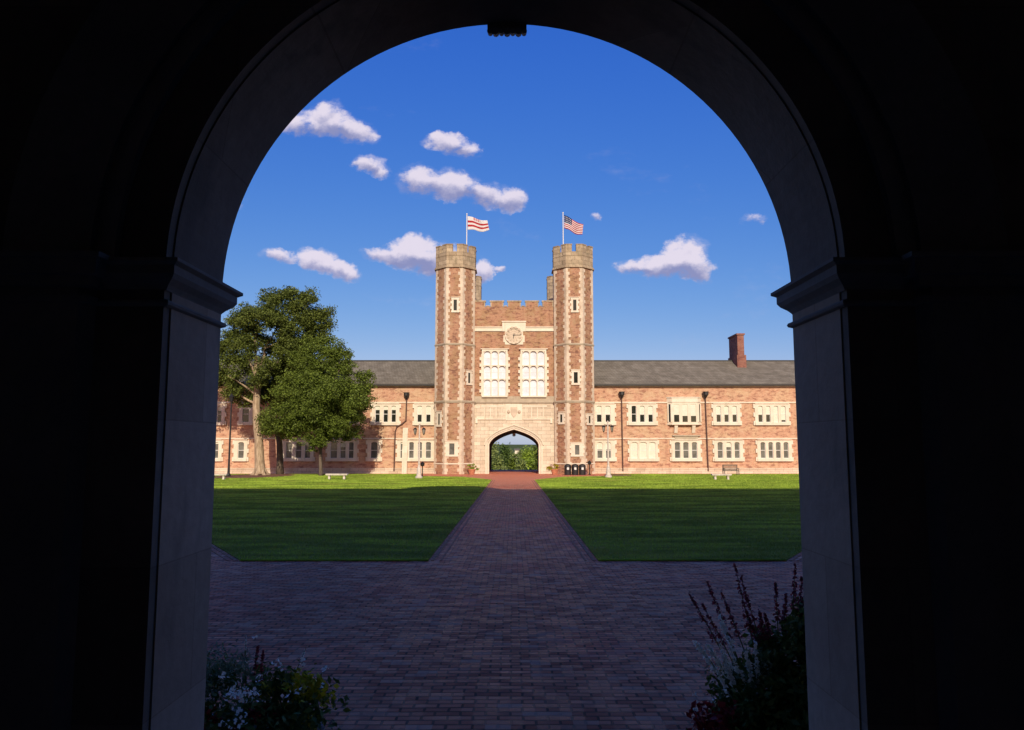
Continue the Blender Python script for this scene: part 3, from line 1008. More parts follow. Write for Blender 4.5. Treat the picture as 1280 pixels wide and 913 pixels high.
# merlons
mer = [(592.5, 606.5), (613, 629.3), (634.6, 651), (656.8, 673), (678, 692)]
for a, b in mer:
    mb.box(X(a, YC, 380), X(b, YC, 380), YC + 0.02, YC + 0.42, zcre + 0.002, zmer)
cw = mb.build('curtain_wall', M['tower_brick'], gh)
mb = MB()
for a, b in mer:
    mb.box(X(a - 0.8, YC, 380), X(b + 0.8, YC, 380), YC - 0.04, YC + 0.48, zmer + 0.002, zmer + 0.14)
    for e in (a, b - 1.6):
        mb.box(X(e - 0.05, YC, 380), X(e + 1.65, YC, 380), YC - 0.005, YC + 0.43, zcre + 0.004, zmer)
for (a, b) in zip([m_[1] for m_ in mer[:-1]], [m_[0] for m_ in mer[1:]]):
    mb.box(X(a + 0.9, YC, 380), X(b - 0.9, YC, 380), YC - 0.03, YC + 0.48, zcre + 0.003, zcre + 0.12)
mb.build('coping', M['crown'], cw)
mb = MB()                                          # moulded band that steps up over the clock
for (py, h, d) in ((409.3, 0.10, 0.14), (413.4, 0.16, 0.10)):
    z0 = Z(py, YC)
    mb.box(xl + 0.1, X(627.5, YC), YC - d, YC + 0.015, z0 - h / 2, z0 + h / 2)
    mb.box(X(657.5, YC), xr - 0.1, YC - d, YC + 0.015, z0 - h / 2, z0 + h / 2)
mb.box(xl + 0.1, X(627.5, YC), YC - 0.05, YC + 0.015, Z(413, YC), Z(409.6, YC))
mb.box(X(657.5, YC), xr - 0.1, YC - 0.05, YC + 0.015, Z(413, YC), Z(409.6, YC))
mb.box(X(627, YC), X(658, YC), YC - 0.16, YC + 0.015, Z(403, YC), Z(401.6, YC))
mb.box(X(627.6, YC), X(657.4, YC), YC - 0.06, YC + 0.015, Z(414.5, YC), Z(403.1, YC))
mb.box(X(631, YC), X(654, YC), YC - 0.04, YC + 0.014, Z(431, YC), Z(414.6, YC))
for s, p in ((-1, 629), (1, 656)):
    mb.box(X(p, YC), X(p - s * 3, YC), YC - 0.035, YC + 0.014, Z(428, YC), Z(419.5, YC))
mb.build('string_course', M['trim'], gh)
# clock
ck, cz = X(642.3, YC, 419), Z(419.3, YC)
cr = 0.93


def disc_y(mb, cx, cz_, r0, r1, y0, y1, seg=36, a0=0, a1=2 * math.pi):
    n = seg
    for k in range(n):
        t0, t1 = a0 + (a1 - a0) * k / n, a0 + (a1 - a0) * (k + 1) / n
        q = [(cx + r1 * math.sin(t0), cz_ + r1 * math.cos(t0)), (cx + r1 * math.sin(t1), cz_ + r1 * math.cos(t1))]
        if r0 > 0:
            q += [(cx + r0 * math.sin(t1), cz_ + r0 * math.cos(t1)), (cx + r0 * math.sin(t0), cz_ + r0 * math.cos(t0))]
        else:
            q += [(cx, cz_)]
        mb.prism_y(q, y0, y1)


mb = MB()
disc_y(mb, ck, cz, 0.80, cr, YC - 0.20, YC - 0.062)
clock = mb.build('clock', M['trim'], gh)
mb = MB()
disc_y(mb, ck, cz, 0, 0.80, YC - 0.11, YC - 0.064)
disc_y(mb, ck, cz, 0.40, 0.44, YC - 0.135, YC - 0.111)
for k in range(12):
    a = (k + .5) * math.pi / 6
    disc_y(mb, ck + .80 * math.sin(a), cz + .80 * math.cos(a), 0, .13, YC - .23, YC - .201, 10)
    disc_y(mb, ck + .24 * math.sin(a), cz + .24 * math.cos(a), 0, .07, YC - .14, YC - .111, 8)
mb.build('dial', M['quoin'], clock)
for k in range(12):
    a = k * math.pi / 6
    c0, c1 = (ck + .52 * math.sin(a), cz + .52 * math.cos(a)), (ck + .74 * math.sin(a), cz + .74 * math.cos(a))
    px_, pz_ = math.cos(a) * .045, -math.sin(a) * .045
    mb = MB()
    mb.prism_y([(c0[0] - px_, c0[1] - pz_), (c0[0] + px_, c0[1] + pz_), (c1[0] + px_, c1[1] + pz_), (c1[0] - px_, c1[1] - pz_)], YC - 0.13, YC - 0.112)
    mb.build('hour_mark', M['weathered'], clock)
for (a, ln, wd, dy) in ((R(89), 0.68, 0.035, 0.0), (R(190), 0.42, 0.05, 0.022)):
    mb = MB()
    px_, pz_ = math.cos(a) * wd, -math.sin(a) * wd
    c1 = (ck + ln * math.sin(a), cz + ln * math.cos(a))
    c0 = (ck - .1 * math.sin(a), cz - .1 * math.cos(a))
    mb.prism_y([(c0[0] - px_, c0[1] - pz_), (c0[0] + px_, c0[1] + pz_), (c1[0] + px_ * .4, c1[1] + pz_ * .4), (c1[0] - px_ * .4, c1[1] - pz_ * .4)], YC - 0.165 - dy, YC - 0.145 - dy)
    mb.build('clock_hand', M['dark_metal'], clock)

# two tall mullioned windows
for (pa, pb) in ((602.3, 634.2), (651.0, 683.0)):
    x0, x1 = X(pa, YC), X(pb, YC)
    zt, zb_ = Z(439.5, YC), Z(495.0, YC)
    mb = MB()
    yf = YC - 0.24
    fr = 0.17
    mb.box(x0 - 0.02, x0 + fr, yf, YC + 0.019, zb_, zt)
    mb.box(x1 - fr, x1 + 0.02, yf, YC + 0.019, zb_, zt)
    mb.box(x0 - 0.02, x1 + 0.02, yf, YC + 0.019, zt + 0.001, zt + 0.20)
    mb.box(x0 - 0.16, x1 + 0.16, yf - 0.07, YC + 0.018, zt + 0.202, zt + 0.28)
    mb.box(x0 - 0.02, x1 + 0.02, yf - 0.05, YC + 0.019, zb_ - 0.16, zb_ - 0.001)
    k = 0
    z = zb_
    while z < zt - 0.3:
        for s, xe in ((-1, x0 - 0.02), (1, x1 + 0.02)):
            mb.box(xe, xe + s * (0.24 if (k % 2) else 0.07), yf + 0.03, YC + 0.018, z, z + 0.33)
        z += 0.335
        k += 1
    iw = (x1 - x0 - 2 * fr)
    for q in (1, 2):
        xm = x0 + fr + iw * q / 3
        mb.box(xm - 0.055, xm + 0.055, yf + 0.01, YC + 0.018, zb_, zt)
    tr = [Z(457.3, YC), Z(474.3, YC)]
    for z in tr:
        mb.box(x0 + fr, x1 - fr, yf + 0.012, YC + 0.018, z - 0.05, z + 0.05)
    # arched heads of the lights, as spandrel wedges
    for zz in [zt] + tr:
        top = zz if zz == zt else zz - 0.05
        for q in range(3):
            xa, xb = x0 + fr + iw * q / 3, x0 + fr + iw * (q + 1) / 3
            for (e0, e1) in ((xa + .05, xa + .26), (xb - .05, xb - .26)):
                mb.prism_y([(e0, top), (e1, top), (e0 + (e1 - e0) * .35, top - .09), (e0, top - 0.22)], yf + 0.02, YC + 0.016)
    wn = mb.build('window', M['trim'], gh)
    MB().box(x0 + fr, x1 - fr, YC - 0.005, YC + 0.012, zb_, zt).build('curtain', M['curtain'], wn)
    mb = MB()
    for q in range(3):
        xa, xb = x0 + fr + iw * q / 3, x0 + fr + iw * (q + 1) / 3
        for za, zb2 in ((zb_, tr[0] if False else tr[1]), (tr[1], tr[0]), (tr[0], zt)):
            for (e0, e1) in ((xa + .055, xa + .085), (xb - .085, xb - .055)):
                mb.box(e0, e1, YC - 0.035, YC - 0.006, za + .05, zb2 - .05)
            mb.box(xa + .085, xb - .085, YC - 0.035, YC - 0.006, (za + zb2) / 2 - .012, (za + zb2) / 2 + .012)
    mb.build('frame', M['white_paint'], wn)

# gatehouse body: storeys over a vaulted passage, open at both ends
ztop = zcre - 0.9
YB = 92.6
mb = MB()
zceil = z_apex + 0.5
mb.box(-6.0, -3.3, YC + WT + .001, YB, GZ - .2, ztop)
mb.box(3.3, 6.0, YC + WT + .001, YB, GZ - .2, ztop)
mb.box(-3.3, 3.3, YC + WT + .001, YB, zceil, ztop)
mb.build('body', M['limestone'], gh)
mb = MB()
zs2, za2 = Z(560, YB), Z(541.5, YB)
hw2 = 28.6 / 924 * YB
c2 = X(643.2, YB)
arch_wall(mb, tudor(hw2, zs2, za2, 0, c2), -4.2, 4.2, GZ - .4, ztop, YB + .001, YB + 0.6)
mb.build('rear_wall', M['dark_stone'], gh)
mb = MB()
mb.prism(octagon(-TX, 84, 1.0), GZ, GZ + 0.1)
# lantern hung under the passage vault
lt = thing('hanging_lantern', 'small dark lantern hanging high in the gatehouse archway', 'lantern', (X(642.5, 80), 80, Z(541, 80)))
mb = MB()
lx, lz = X(642.5, 80), Z(541, 80)
mb.tube([(lx, 80, zceil), (lx, 80, lz + .1)], 0.02, 6)
mb.build('chain', M['dark_metal'], lt)
mb = MB()
mb.lathe([(0.04, lz + .16), (0.26, lz), (0.26, lz - .04)], lx, 80, 6)
mb.lathe([(0.19, lz - .32), (0.17, lz - .36), (0.03, lz - .42)], lx, 80, 6)
for k in range(6):
    a = k * math.pi / 3
    mb.tube([(lx + .22 * math.cos(a), 80 + .22 * math.sin(a), lz - .04), (lx + .18 * math.cos(a), 80 + .18 * math.sin(a), lz - .33)], 0.015, 5)
mb.build('frame', M['dark_metal'], lt)
MB().lathe([(0.17, lz - .05), (0.14, lz - .31)], lx, 80, 6).build('pane', M['glass_lamp'], lt)

# ------------------------------------------------------------ wings
YW = 77.5
Z_EAVE = Z(481.5, YW)
YRIDGE = 83.0
Z_RIDGE = Z(451.5, YRIDGE)
Z_BAND1, Z_BAND2 = Z(503.3, YW), Z(548.3, YW)
Z_PLINTH = Z(586, YW)
UP = (528.2, 507.6)                               # sill and head of upper-row lights
LO = (573.2, 553.0)
wings = {}
for s in (-1, 1):
    lab = ('long two storey brick wing left of the towers, half behind the trees' if s < 0 else
           'long two storey brick wing right of the towers with one chimney')
    wg = thing('hall_wing', lab, 'building', (s * 27, YW, GZ), 'brick wings beside the gatehouse')
    wings[s] = wg
    xa, xb = s * (TX + 1.6), s * 50
    mb = MB()
    mb.box(xa, xb, YW, YW + 11, GZ - .3, Z_EAVE)
    mb.build('wall', M['wing_brick'], wg)
    mb = MB()
    mb.box(xa, xb, YW - 0.10, YW - 0.002, GZ - .2, Z_PLINTH - .06)
    mb.box(xa, xb, YW - 0.15, YW - 0.002, Z_PLINTH - .058, Z_PLINTH + .06)
    mb.build('plinth', M['limestone'], wg)
    for zc, h, d in ((Z_BAND1, 0.13, 0.09), (Z_BAND2, 0.11, 0.08), (Z_EAVE - .12, 0.22, 0.12)):
        MB().box(xa, xb, YW - d, YW - 0.002, zc - h / 2, zc + h / 2).build('string_course', M['trim'], wg)
    mb = MB()
    xe = s * (TX + 1.2)
    mb.add([(xe, YW - 0.35, Z_EAVE), (xb, YW - 0.35, Z_EAVE), (xb, YRIDGE, Z_RIDGE), (xe, YRIDGE, Z_RIDGE), (xb, YW + 11.3, Z_EAVE), (xe, YW + 11.3, Z_EAVE)],
           [(0, 1, 2, 3), (3, 2, 4, 5), (0, 3, 5), (1, 4, 2), (0, 5, 4, 1)])
    rf = mb.build('roof', M['slate'], wg)
    MB().box(xe, xb, YRIDGE - .12, YRIDGE + .12, Z_RIDGE - .06, Z_RIDGE + .09).build('ridge', M['dark_metal'], rf)
    MB().box(xe, xb, YW - 0.50, YW - 0.352, Z_EAVE - .10, Z_EAVE + .06).build('gutter', M['dark_metal'], rf)


def px_light(p):
    return X(p, YW)


def wing_window(s, lights, row, outer=None, darks=None, quoin=True):
    """lights: list of (px0, px1); darks: per light, share of the light left dark below the blind (1 = no blind)"""
    wg = wings[s]
    zb_, zt = Z(row[0], YW), Z(row[1], YW)
    L = [(px_light(a), px_light(b)) for a, b in lights]
    if outer is None:
        outer = (lights[0][0] - 3.6, lights[-1][1] + 3.6)
    x0, x1 = px_light(outer[0]), px_light(outer[1])
    yf = YW - 0.17
    mb = MB()
    edges = [x0] + [e for l in L for e in l] + [x1]
    for i in range(0, len(edges), 2):
        mb.box(edges[i], edges[i + 1], yf, YW - .001, zb_, zt)
    mb.box(x0, x1, yf, YW - .001, zt + .001, zt + 0.20)
    mb.box(x0 - .03, x1 + .03, yf - 0.08, YW - .001, zt + .202, zt + .27)
    mb.box(x0 - .04, x1 + .04, yf - 0.09, YW - .001, zb_ - 0.30, zb_ - .001)
    # small arched heads
    for (a, b) in L:
        h = (b - a)
        mb.prism_y([(a, zt), (a + h * .30, zt), (a + h * .1, zt - .05), (a, zt - .12)], yf + 0.01, YW - .03)
        mb.prism_y([(b, zt), (b - h * .30, zt), (b - h * .1, zt - .05), (b, zt - .12)], yf + 0.01, YW - .03)
    if quoin:
        hz = (zt + .2 - zb_ + .3) / 5
        for k in range(5):
            e = 0.20 if k % 2 == 0 else 0.05
            z0 = zb_ - .3 + k * hz
            mb.box(x0 - e, x0, yf + .02, YW - .001, z0 + .002, z0 + hz - .002)
            mb.box(x1, x1 + e, yf + .02, YW - .001, z0 + .002, z0 + hz - .002)
    wn = mb.build('window', M['trim'], wg)
    zm = zb_ + (zt - zb_) * 0.5
    fr = MB()
    for i, (a, b) in enumerate(L):
        d = 1.0 if darks is None else darks[i]
        MB().box(a, b, YW - .03, YW - .002, zb_, zt).build('pane', M['glass_dark'] if row is UP else M['glass_grey'], wn)
        if d < 1:
            MB().box(a + .03, b - .03, YW - .04, YW - .031, zb_ + (zt - zb_) * d, zt).build('blind', M['blind'], wn)
        for e0, e1 in ((a, a + .04), (b - .04, b)):
            fr.box(e0, e1, YW - .065, YW - .041, zb_, zt)
        fr.box(a + .04, b - .04, YW - .065, YW - .041, zm - .025, zm + .025)
        fr.box(a + .04, b - .04, YW - .065, YW - .041, zb_, zb_ + .05)
    fr.build('frame', M['white_paint'], wn)
    return wn


D = 0.46
# right wing
wing_window(1, [(745.9, 752.4), (756.8, 763.2)], UP, (742, 768), [D, D])
wing_window(1, [(745.9, 752.8), (756.6, 763.4)], LO, (742, 768), [.55, .55])
wing_window(1, [(789.4, 795.6), (799.8, 806), (810.4, 816.4)], UP, None, [1, D, D])
wing_window(1, [(788.5, 796.5), (799, 808), (810.6, 819)], LO, (786.5, 821), [0, 0, 0])
wing_window(1, [(842.5, 849.6), (853, 860), (863.8, 870.6)], LO, None, [1, 1, 1])
wing_window(1, [(895.6, 901.4), (905.5, 911.3), (915.6, 921.4)], UP, None, [D, D, D])
wing_window(1, [(895.8, 902.6), (906.6, 913.2), (917, 923.4)], LO, None, [1, .7, 1])
wing_window(1, [(948, 953.6), (957.6, 963.2), (967.4, 973), (976.6, 982.4)], UP, None, [D, D, 0, .14])
wing_window(1, [(949.4, 955.4), (959.2, 965), (968.4, 974.6), (978, 984.2)], LO, None, [1, 1, 1, 1])
wing_window(1, [(1016, 1022), (1026, 1032), (1036, 1042)], UP, None, [D, D, D])
wing_window(1, [(1016, 1022), (1026, 1032), (1036, 1042)], LO, None, [1, 1, 1])
# left wing
wing_window(-1, [(521.5, 527.4), (532.4, 538.4)], UP, (518, 542), [D, D])
wing_window(-1, [(500.8, 506.4), (511.6, 518), (522.6, 528.2), (532.4, 539.4)], LO, (497.5, 542.5), [.9, 1, 1, 1])
wing_window(-1, [(468.8, 474.8), (479, 485), (489, 495)], UP, None, [.75, .75, .75])
wing_window(-1, [(464, 472.5)], LO, None, [1])
wing_window(-1, [(414, 422.5), (426, 433), (436.5, 443)], LO, None, [1, .7, 1])
wing_window(-1, [(414, 421), (426, 433), (437, 443)], UP, None, [.7, .7, .7])
wing_window(-1, [(358.5, 366), (370.5, 378), (382, 389)], LO, None, [1, 1, .8])
wing_window(-1, [(358.5, 366), (370.5, 378), (382, 389)], UP, None, [.6, .6, .6])
wing_window(-1, [(302.8, 311)], UP, (299, 315), [.8])
wing_window(-1, [(298.8, 306.4)], LO, (294.2, 310), [1])
wing_window(-1, [(262, 268), (271.5, 276.6)], UP, None, [.7, .7])
wing_window(-1, [(262, 268), (269.5, 274.6)], LO, None, [.9, .9])

# oriel on the right wing
wg = wings[1]
ox0, ox1 = X(835.5, YW - .4), X(878, YW - .4)
zo0, zo1 = Z(530, YW), Z(504, YW)
yo = YW - 0.42
mb = MB()
cant = 0.45
poly = [(ox0, YW), (ox0 + cant, yo), (ox1 - cant, yo), (ox1, YW)]


def grow(poly, e):
    cx_ = (ox0 + ox1) / 2
    return [(x + (e if x > cx_ else -e), y - (e if y < YW - .1 else 0) - (0.003 if y > YW - .1 else 0)) for x, y in poly]


mb.prism(grow(poly, 0.0), zo0, zo0 + .18)
mb.prism(grow(poly, 0.0), zo1 - .14, zo1 + .05)
mb.prism(grow(poly, 0.05), zo1 + .052, zo1 + .2)
mb.prism(grow(poly, 0.02), zo1 + .202, zo1 + .52)
mb.prism(grow(poly, 0.08), zo1 + .522, zo1 + .62)
mb.prism(grow(poly, 0.08), zo0 - .12, zo0 - .002)
zA, zB = zo0 + .181, zo1 - .141
fw = (ox1 - ox0 - 2 * cant)
for q in range(4):
    xm = ox0 + cant + fw * q / 3
    mb.box(xm - .17, xm + .17, yo + .001, yo + .14, zA, zB)
for xs_, sg in ((ox0, 1), (ox1, -1)):
    mb.box(xs_, xs_ + sg * .12, YW - .16, YW - .003, zA, zB)
ori = mb.build('oriel', M['trim'], wg)
mb = MB()
for s in (-1, 1):
    xm = (ox0 + ox1) / 2 + s * 0.92
    mb.prism_x([(YW - .003, zo0 - .13), (yo + .05, zo0 - .13), (yo + .08, zo0 - .3), (YW - .22, zo0 - .6), (YW - .1, zo0 - .95), (YW - .003, zo0 - 1.0)], xm - .17, xm + .17)
mb.build('corbel', M['trim'], ori)
mb = MB()
g = [(ox0 + .03, YW - .01), (ox0 + cant + .02, yo + .07), (ox1 - cant - .02, yo + .07), (ox1 - .03, YW - .01)]
mb.prism(g, zA + .001, zB - .001)
mb.build('pane', M['glass_dark'], ori)
mb = MB()
for q in range(3):
    xm = ox0 + cant + fw * q / 3
    mb.box(xm + .17, xm + fw / 3 - .17, yo + .045, yo + .066, zA + (zB - zA) * (.40, .34, .34)[q], zB - .002)
mb.build('blind', M['blind'], ori)
mb = MB()
mb.box(X(840, YW), X(875, YW), YW - .22, YW - .003, Z(545.6, YW), Z(544, YW))
mb.box(X(843, YW), X(872, YW), YW - .12, YW - .003, Z(550, YW), Z(545.7, YW))
mb.build('label_mould', M['weathered'], wg)

# buttress on the left wing
bx = X(507, YW)
mb = MB()
mb.prism_x([(YW - .003, GZ), (YW - .55, GZ), (YW - .55, Z(566, YW)), (YW - .3, Z(558, YW)), (YW - .3, Z(543, YW)), (YW - .003, Z(535, YW))], bx - .26, bx + .26)
mb.build('buttress', M['trim'], wings[-1])

# downpipes with hopper heads
for s, path in ((1, [(777.3, 494), (777.6, 589)]), (1, [(882.3, 494), (883.6, 589)]), (-1, [(508, 495), (507.4, 526), (503, 530), (496, 534), (494.2, 540), (493.6, 589)]), (1, [(1003, 494), (1003.5, 589)])):
    mb = MB()
    pts = [(X(a, YW), YW - .13, Z(b, YW)) for a, b in path]
    mb.tube(pts, 0.072, 8)
    dp = mb.build('downpipe', M['pipe'], wings[s])
    x, z = pts[0][0], pts[0][2]
    mb = MB()
    mb.lathe([(.09, z - .30), (.24, z - .05), (.29, z), (.29, z + .26), (.33, z + .27), (.33, z + .33)], x, YW - .36, 8, math.pi / 8)
    mb.build('hopper_head', M['dark_metal'], dp)

# chimney on the right ridge
mb = MB()
cxa, cxb = X(921.8, 81.4, 430), X(930.0, 81.4, 430)
mb.box(cxa, cxb, 81.4, 84.6, Z_RIDGE - 1.5, Z(419, 81.4))
mb.box(cxa - .10, cxb + .10, 81.3, 84.7, Z(419, 81.4) + .002, Z(417, 81.4))
mb.box(cxa - .12, cxb + .16, 81.28, 84.72, Z_RIDGE - 1.4, Z(444, 81.4))
mb.build('chimney', M['chimney_brick'], wings[1])

# ------------------------------------------------------------ flags
def flag_thing(label, px, pole_h, colour_fn, corners, nx=40, ny=13):
    Yf = TCY
    x = X(px, Yf, 300)
    t = thing('flagpole', label, 'flagpole', (x, Yf, T_PAR), 'flagpoles on the towers')
    zt = Z(pole_h, Yf)
    mb = MB()
    mb.lathe([(.055, T_CROWN + .5), (.045, zt - .1), (.04, zt), (.075, zt + .03), (.075, zt + .1), (.01, zt + .15)], x, Yf, 8)
    mb.build('pole', M['white_paint'], t)
    # cloth: (u along the fly, v down), with a soft wave
    (tl, bl, tr, br) = [at(a, b, Yf) for a, b in corners]
    vs, fs = [], []
    for j in range(ny + 1):
        for i in range(nx + 1):
            u, v = i / nx, j / ny
            xx = (1 - v) * ((1 - u) * tl[0] + u * tr[0]) + v * ((1 - u) * bl[0] + u * br[0])
            zz = (1 - v) * ((1 - u) * tl[1] + u * tr[1]) + v * ((1 - u) * bl[1] + u * br[1])
            wv = math.sin(u * 9 + v * 1.5)
            vs.append((xx + .05, Yf + .16 * u * wv + .3 * u, zz + .10 * math.sin(u * 7.0 + .6) * min(1, u * 3)))
    for j in range(ny):
        for i in range(nx):
            fs.append((j * (nx + 1) + i, j * (nx + 1) + i + 1, (j + 1) * (nx + 1) + i + 1, (j + 1) * (nx + 1) + i))
    n0 = len(vs)
    mb = MB().add(vs, fs)
    off = Vector(t.location)
    me = bpy.data.meshes.new('flag')
    me.from_pydata([tuple(Vector(v) - off) for v in vs], [], fs)
    cols = []
    mats = []
    for j in range(ny):
        for i in range(nx):
            c = colour_fn((i + .5) / nx, (j + .5) / ny, i, j)
            if c not in mats:
                mats.append(c)
            cols.append(mats.index(c))
    for c in mats:
        me.materials.append(M[c])
    for p, c in zip(me.polygons, cols):
        p.material_index = c
        p.use_smooth = True
    o = bpy.data.objects.new('flag', me)
    C.objects.link(o)
    o.parent = t
    md = o.modifiers.new('cloth', 'SOLIDIFY')
    md.thickness = 0.015


def cloth(name, col):
    m, t = material(name)
    pos = t.n('ShaderNodeNewGeometry').outputs['Position']
    n1 = t.noise(pos, 4, 2)
    finish(t, t.mix(n1, tuple(c * .9 for c in col), col), 0.8, trans=0.3, spec=0.1)
    return m


M['flag_red'] = cloth('flag_red', (0.50, 0.035, 0.045))
M['flag_white'] = cloth('flag_white', (0.82, 0.80, 0.80))
M['flag_navy'] = cloth('flag_navy', (0.03, 0.04, 0.13))


def uni(u, v, i, j):
    if 0.30 < v < 0.46 or 0.58 < v < 0.74:
        return 'flag_red'
    if v < 0.2 and 0.25 < u < 0.62 and (i % 4) < 2:
        return 'flag_red'
    return 'flag_white'


def stars_stripes(u, v, i, j):
    if u < 0.4 and v < 7 / 13:
        return 'flag_white' if (i % 3 == 1 and j % 2 == 1) else 'flag_navy'
    return 'flag_red' if j % 2 == 0 else 'flag_white'


flag_thing('white flagpole on the left tower flying a white flag with red bands', 583.4, 268.5, uni, [(584, 270.5), (584, 287.5), (608.5, 275.5), (611, 288.5)])
flag_thing('white flagpole on the right tower flying a red and white striped flag with navy canton', 704, 267, stars_stripes, [(704.6, 269), (704.6, 285.5), (729, 280.5), (727.5, 294)])


# ------------------------------------------------------------ trees
def limb(mb, p0, p1, r0, r1, bend=0.3, seg=8, n=6):
    p0, p1 = Vector(p0), Vector(p1)
    side = Vector((random.uniform(-1, 1), random.uniform(-1, 1), random.uniform(-.3, .6))) * bend
    pts, rad = [], []
    for i in range(n + 1):
        t = i / n
        pts.append(p0.lerp(p1, t) + side * math.sin(math.pi * t))
        rad.append(r0 + (r1 - r0) * t)
    mb.tube(pts, rad, seg)


def P(px, py, Y):
    x, z = at(px, py, Y)
    return (x, Y, z)


# big pale-trunked tree
YA = 70.6
bx_, bz_ = X(325.5, YA, 590), gz_(YA)
tr = thing('tree', 'tall broad tree with a pale trunk standing in the mulch bed', 'tree', (bx_, YA, bz_), 'trees by the left wing')
mb = MB()
tp = [(325.5, 593, .60), (325, 588, .50), (324.4, 575, .44), (323.5, 550, .40), (321, 528, .37), (320.5, 505, .34), (322, 480, .31), (321, 465, .29), (321, 452, .27)]
mb.tube([P(a, b, YA) for a, b, r in tp], [r for a, b, r in tp], 14)
for k in range(6):
    a = k * math.pi / 3 + .3
    mb.tube([(bx_ + .95 * math.cos(a), YA + .9 * math.sin(a), bz_ - .05), (bx_ + .5 * math.cos(a), YA + .45 * math.sin(a), bz_ + .22), (bx_ + .2 * math.cos(a), YA + .2 * math.sin(a), bz_ + .9)], [.12, .2, .2], 7)
for (a, b, c, d, dy, r0, r1) in ((321, 458, 319, 425, -.3, .22, .10), (321, 462, 330, 436, .5, .22, .09), (321, 470, 309, 440, -.8, .16, .05), (330, 436, 352, 400, 1.6, .09, .03),
                                 (319, 425, 330, 390, 0, .10, .04), (319, 425, 296, 398, -1, .09, .03), (330, 436, 368, 415, 1.2, .08, .02), (322, 480, 350, 450, 1.6, .15, .04),
                                 (320, 505, 296, 489, .3, .13, .04), (321, 495, 285, 470, -1.8, .12, .04), (352, 400, 392, 378, 0, .06, .02), (330, 390, 340, 370, 0, .05, .02)):
    p0, p1 = P(a, b, YA), P(c, d, YA + dy)
    limb(mb, p0, p1, r0, r1, .25)
mb.build('trunk', M['bark'], tr, smooth=True)
px = 0.0765                                        # metres per pixel at this tree


def lobe(pxc, pyc, Y, rw, rh, rd=None, k=px):
    x, z = at(pxc, pyc, Y)
    return (x, Y, z, rw * k, (rd if rd else rw) * k * 0.9, rh * k)


lobesA = [lobe(352, 382, YA, 30, 18), lobe(325, 398, YA - .5, 28, 20), lobe(382, 388, YA, 24, 18), lobe(398, 402, YA + .5, 16, 20), lobe(300, 412, YA, 20, 20),
          lobe(370, 415, YA + .8, 34, 22), lobe(345, 420, YA + 1.5, 26, 24), lobe(386, 372, YA, 10, 10), lobe(288, 432, YA, 15, 22), lobe(352, 448, YA + 2.4, 24, 26),
          lobe(290, 462, YA - .3, 24, 17), lobe(284, 485, YA - .5, 20, 13), lobe(303, 492, YA + 1.6, 16, 12), lobe(335, 457, YA - 1.2, 14, 8), lobe(325, 400, YA - 2, 20, 12),
          lobe(262, 455, YA, 22, 30), lobe(326, 473, YA - 1.3, 13, 9), lobe(398, 424, YA + 1, 20, 16), lobe(366, 440, YA - .5, 22, 16), lobe(300, 440, YA - .6, 18, 14), lobe(312, 430, YA - 1.4, 12, 8), lobe(308, 500, YA + .8, 12, 8), lobe(333, 520, YA - 1.2, 10, 9), lobe(358, 368, YA + .5, 16, 8), lobe(345, 490, YA + 2.5, 20, 18), lobe(332, 532, YA - 1.5, 17, 6), lobe(344, 538, YA - 1, 12, 6), lobe(409, 395, YA, 7, 14)]
pts = crown_points(lobesA, 620, 175, 0.34, .75)
leaf_mesh('crown', M['leaf_a'], pts, rng.uniform(.05, .125, len(pts)), tr)

# lower, fuller tree in front of it
YB_ = 68.5
bx2, bz2 = X(401, YB_, 590), gz_(YB_)
t2 = thing('tree', 'low rounded green tree on a thin dark trunk right of the pale trunk', 'tree', (bx2, YB_, bz2), 'trees by the left wing')
mb = MB()
mb.tube([P(401, 595, YB_), P(401, 592, YB_), P(400.5, 570, YB_), P(402, 540, YB_), P(404, 500, YB_), P(405, 460, YB_)], [.24, .18, .15, .14, .11, .05], 10)
for (a, b, c, d, dy) in ((402, 545, 352, 505, .8), (402, 540, 440, 500, -.5), (403, 525, 380, 470, 1), (404, 505, 425, 460, 0), (401, 550, 375, 520, -1.5), (403, 515, 455, 480, .5)):
    limb(mb, P(a, b, YB_), P(c, d, YB_ + dy), .10, .03, .2)
mb.build('trunk', M['bark_dark'], t2, smooth=True)
lobesB = [lobe(395, 455, YB_, 28, 26), lobe(418, 478, YB_, 34, 26), lobe(378, 485, YB_ - 1, 32, 26), lobe(410, 505, YB_ - 2, 40, 28), lobe(370, 520, YB_ - 1, 36, 24), lobe(436, 502, YB_ + .5, 26, 26),
          lobe(398, 535, YB_ - .5, 40, 22), lobe(430, 532, YB_ + .5, 26, 18), lobe(352, 535, YB_ + .2, 22, 12), lobe(412, 433, YB_, 14, 9), lobe(458, 478, YB_, 9, 12), lobe(447, 505, YB_, 18, 22), lobe(390, 425, YB_ + 1, 8, 7),
          lobe(425, 447, YB_ + .5, 12, 12), lobe(385, 500, YB_ + 2, 40, 35)]
pts = crown_points(lobesB, 700, 175, 0.33, .72)
leaf_mesh('crown', M['leaf_b'], pts, rng.uniform(.05, .12, len(pts)), t2)
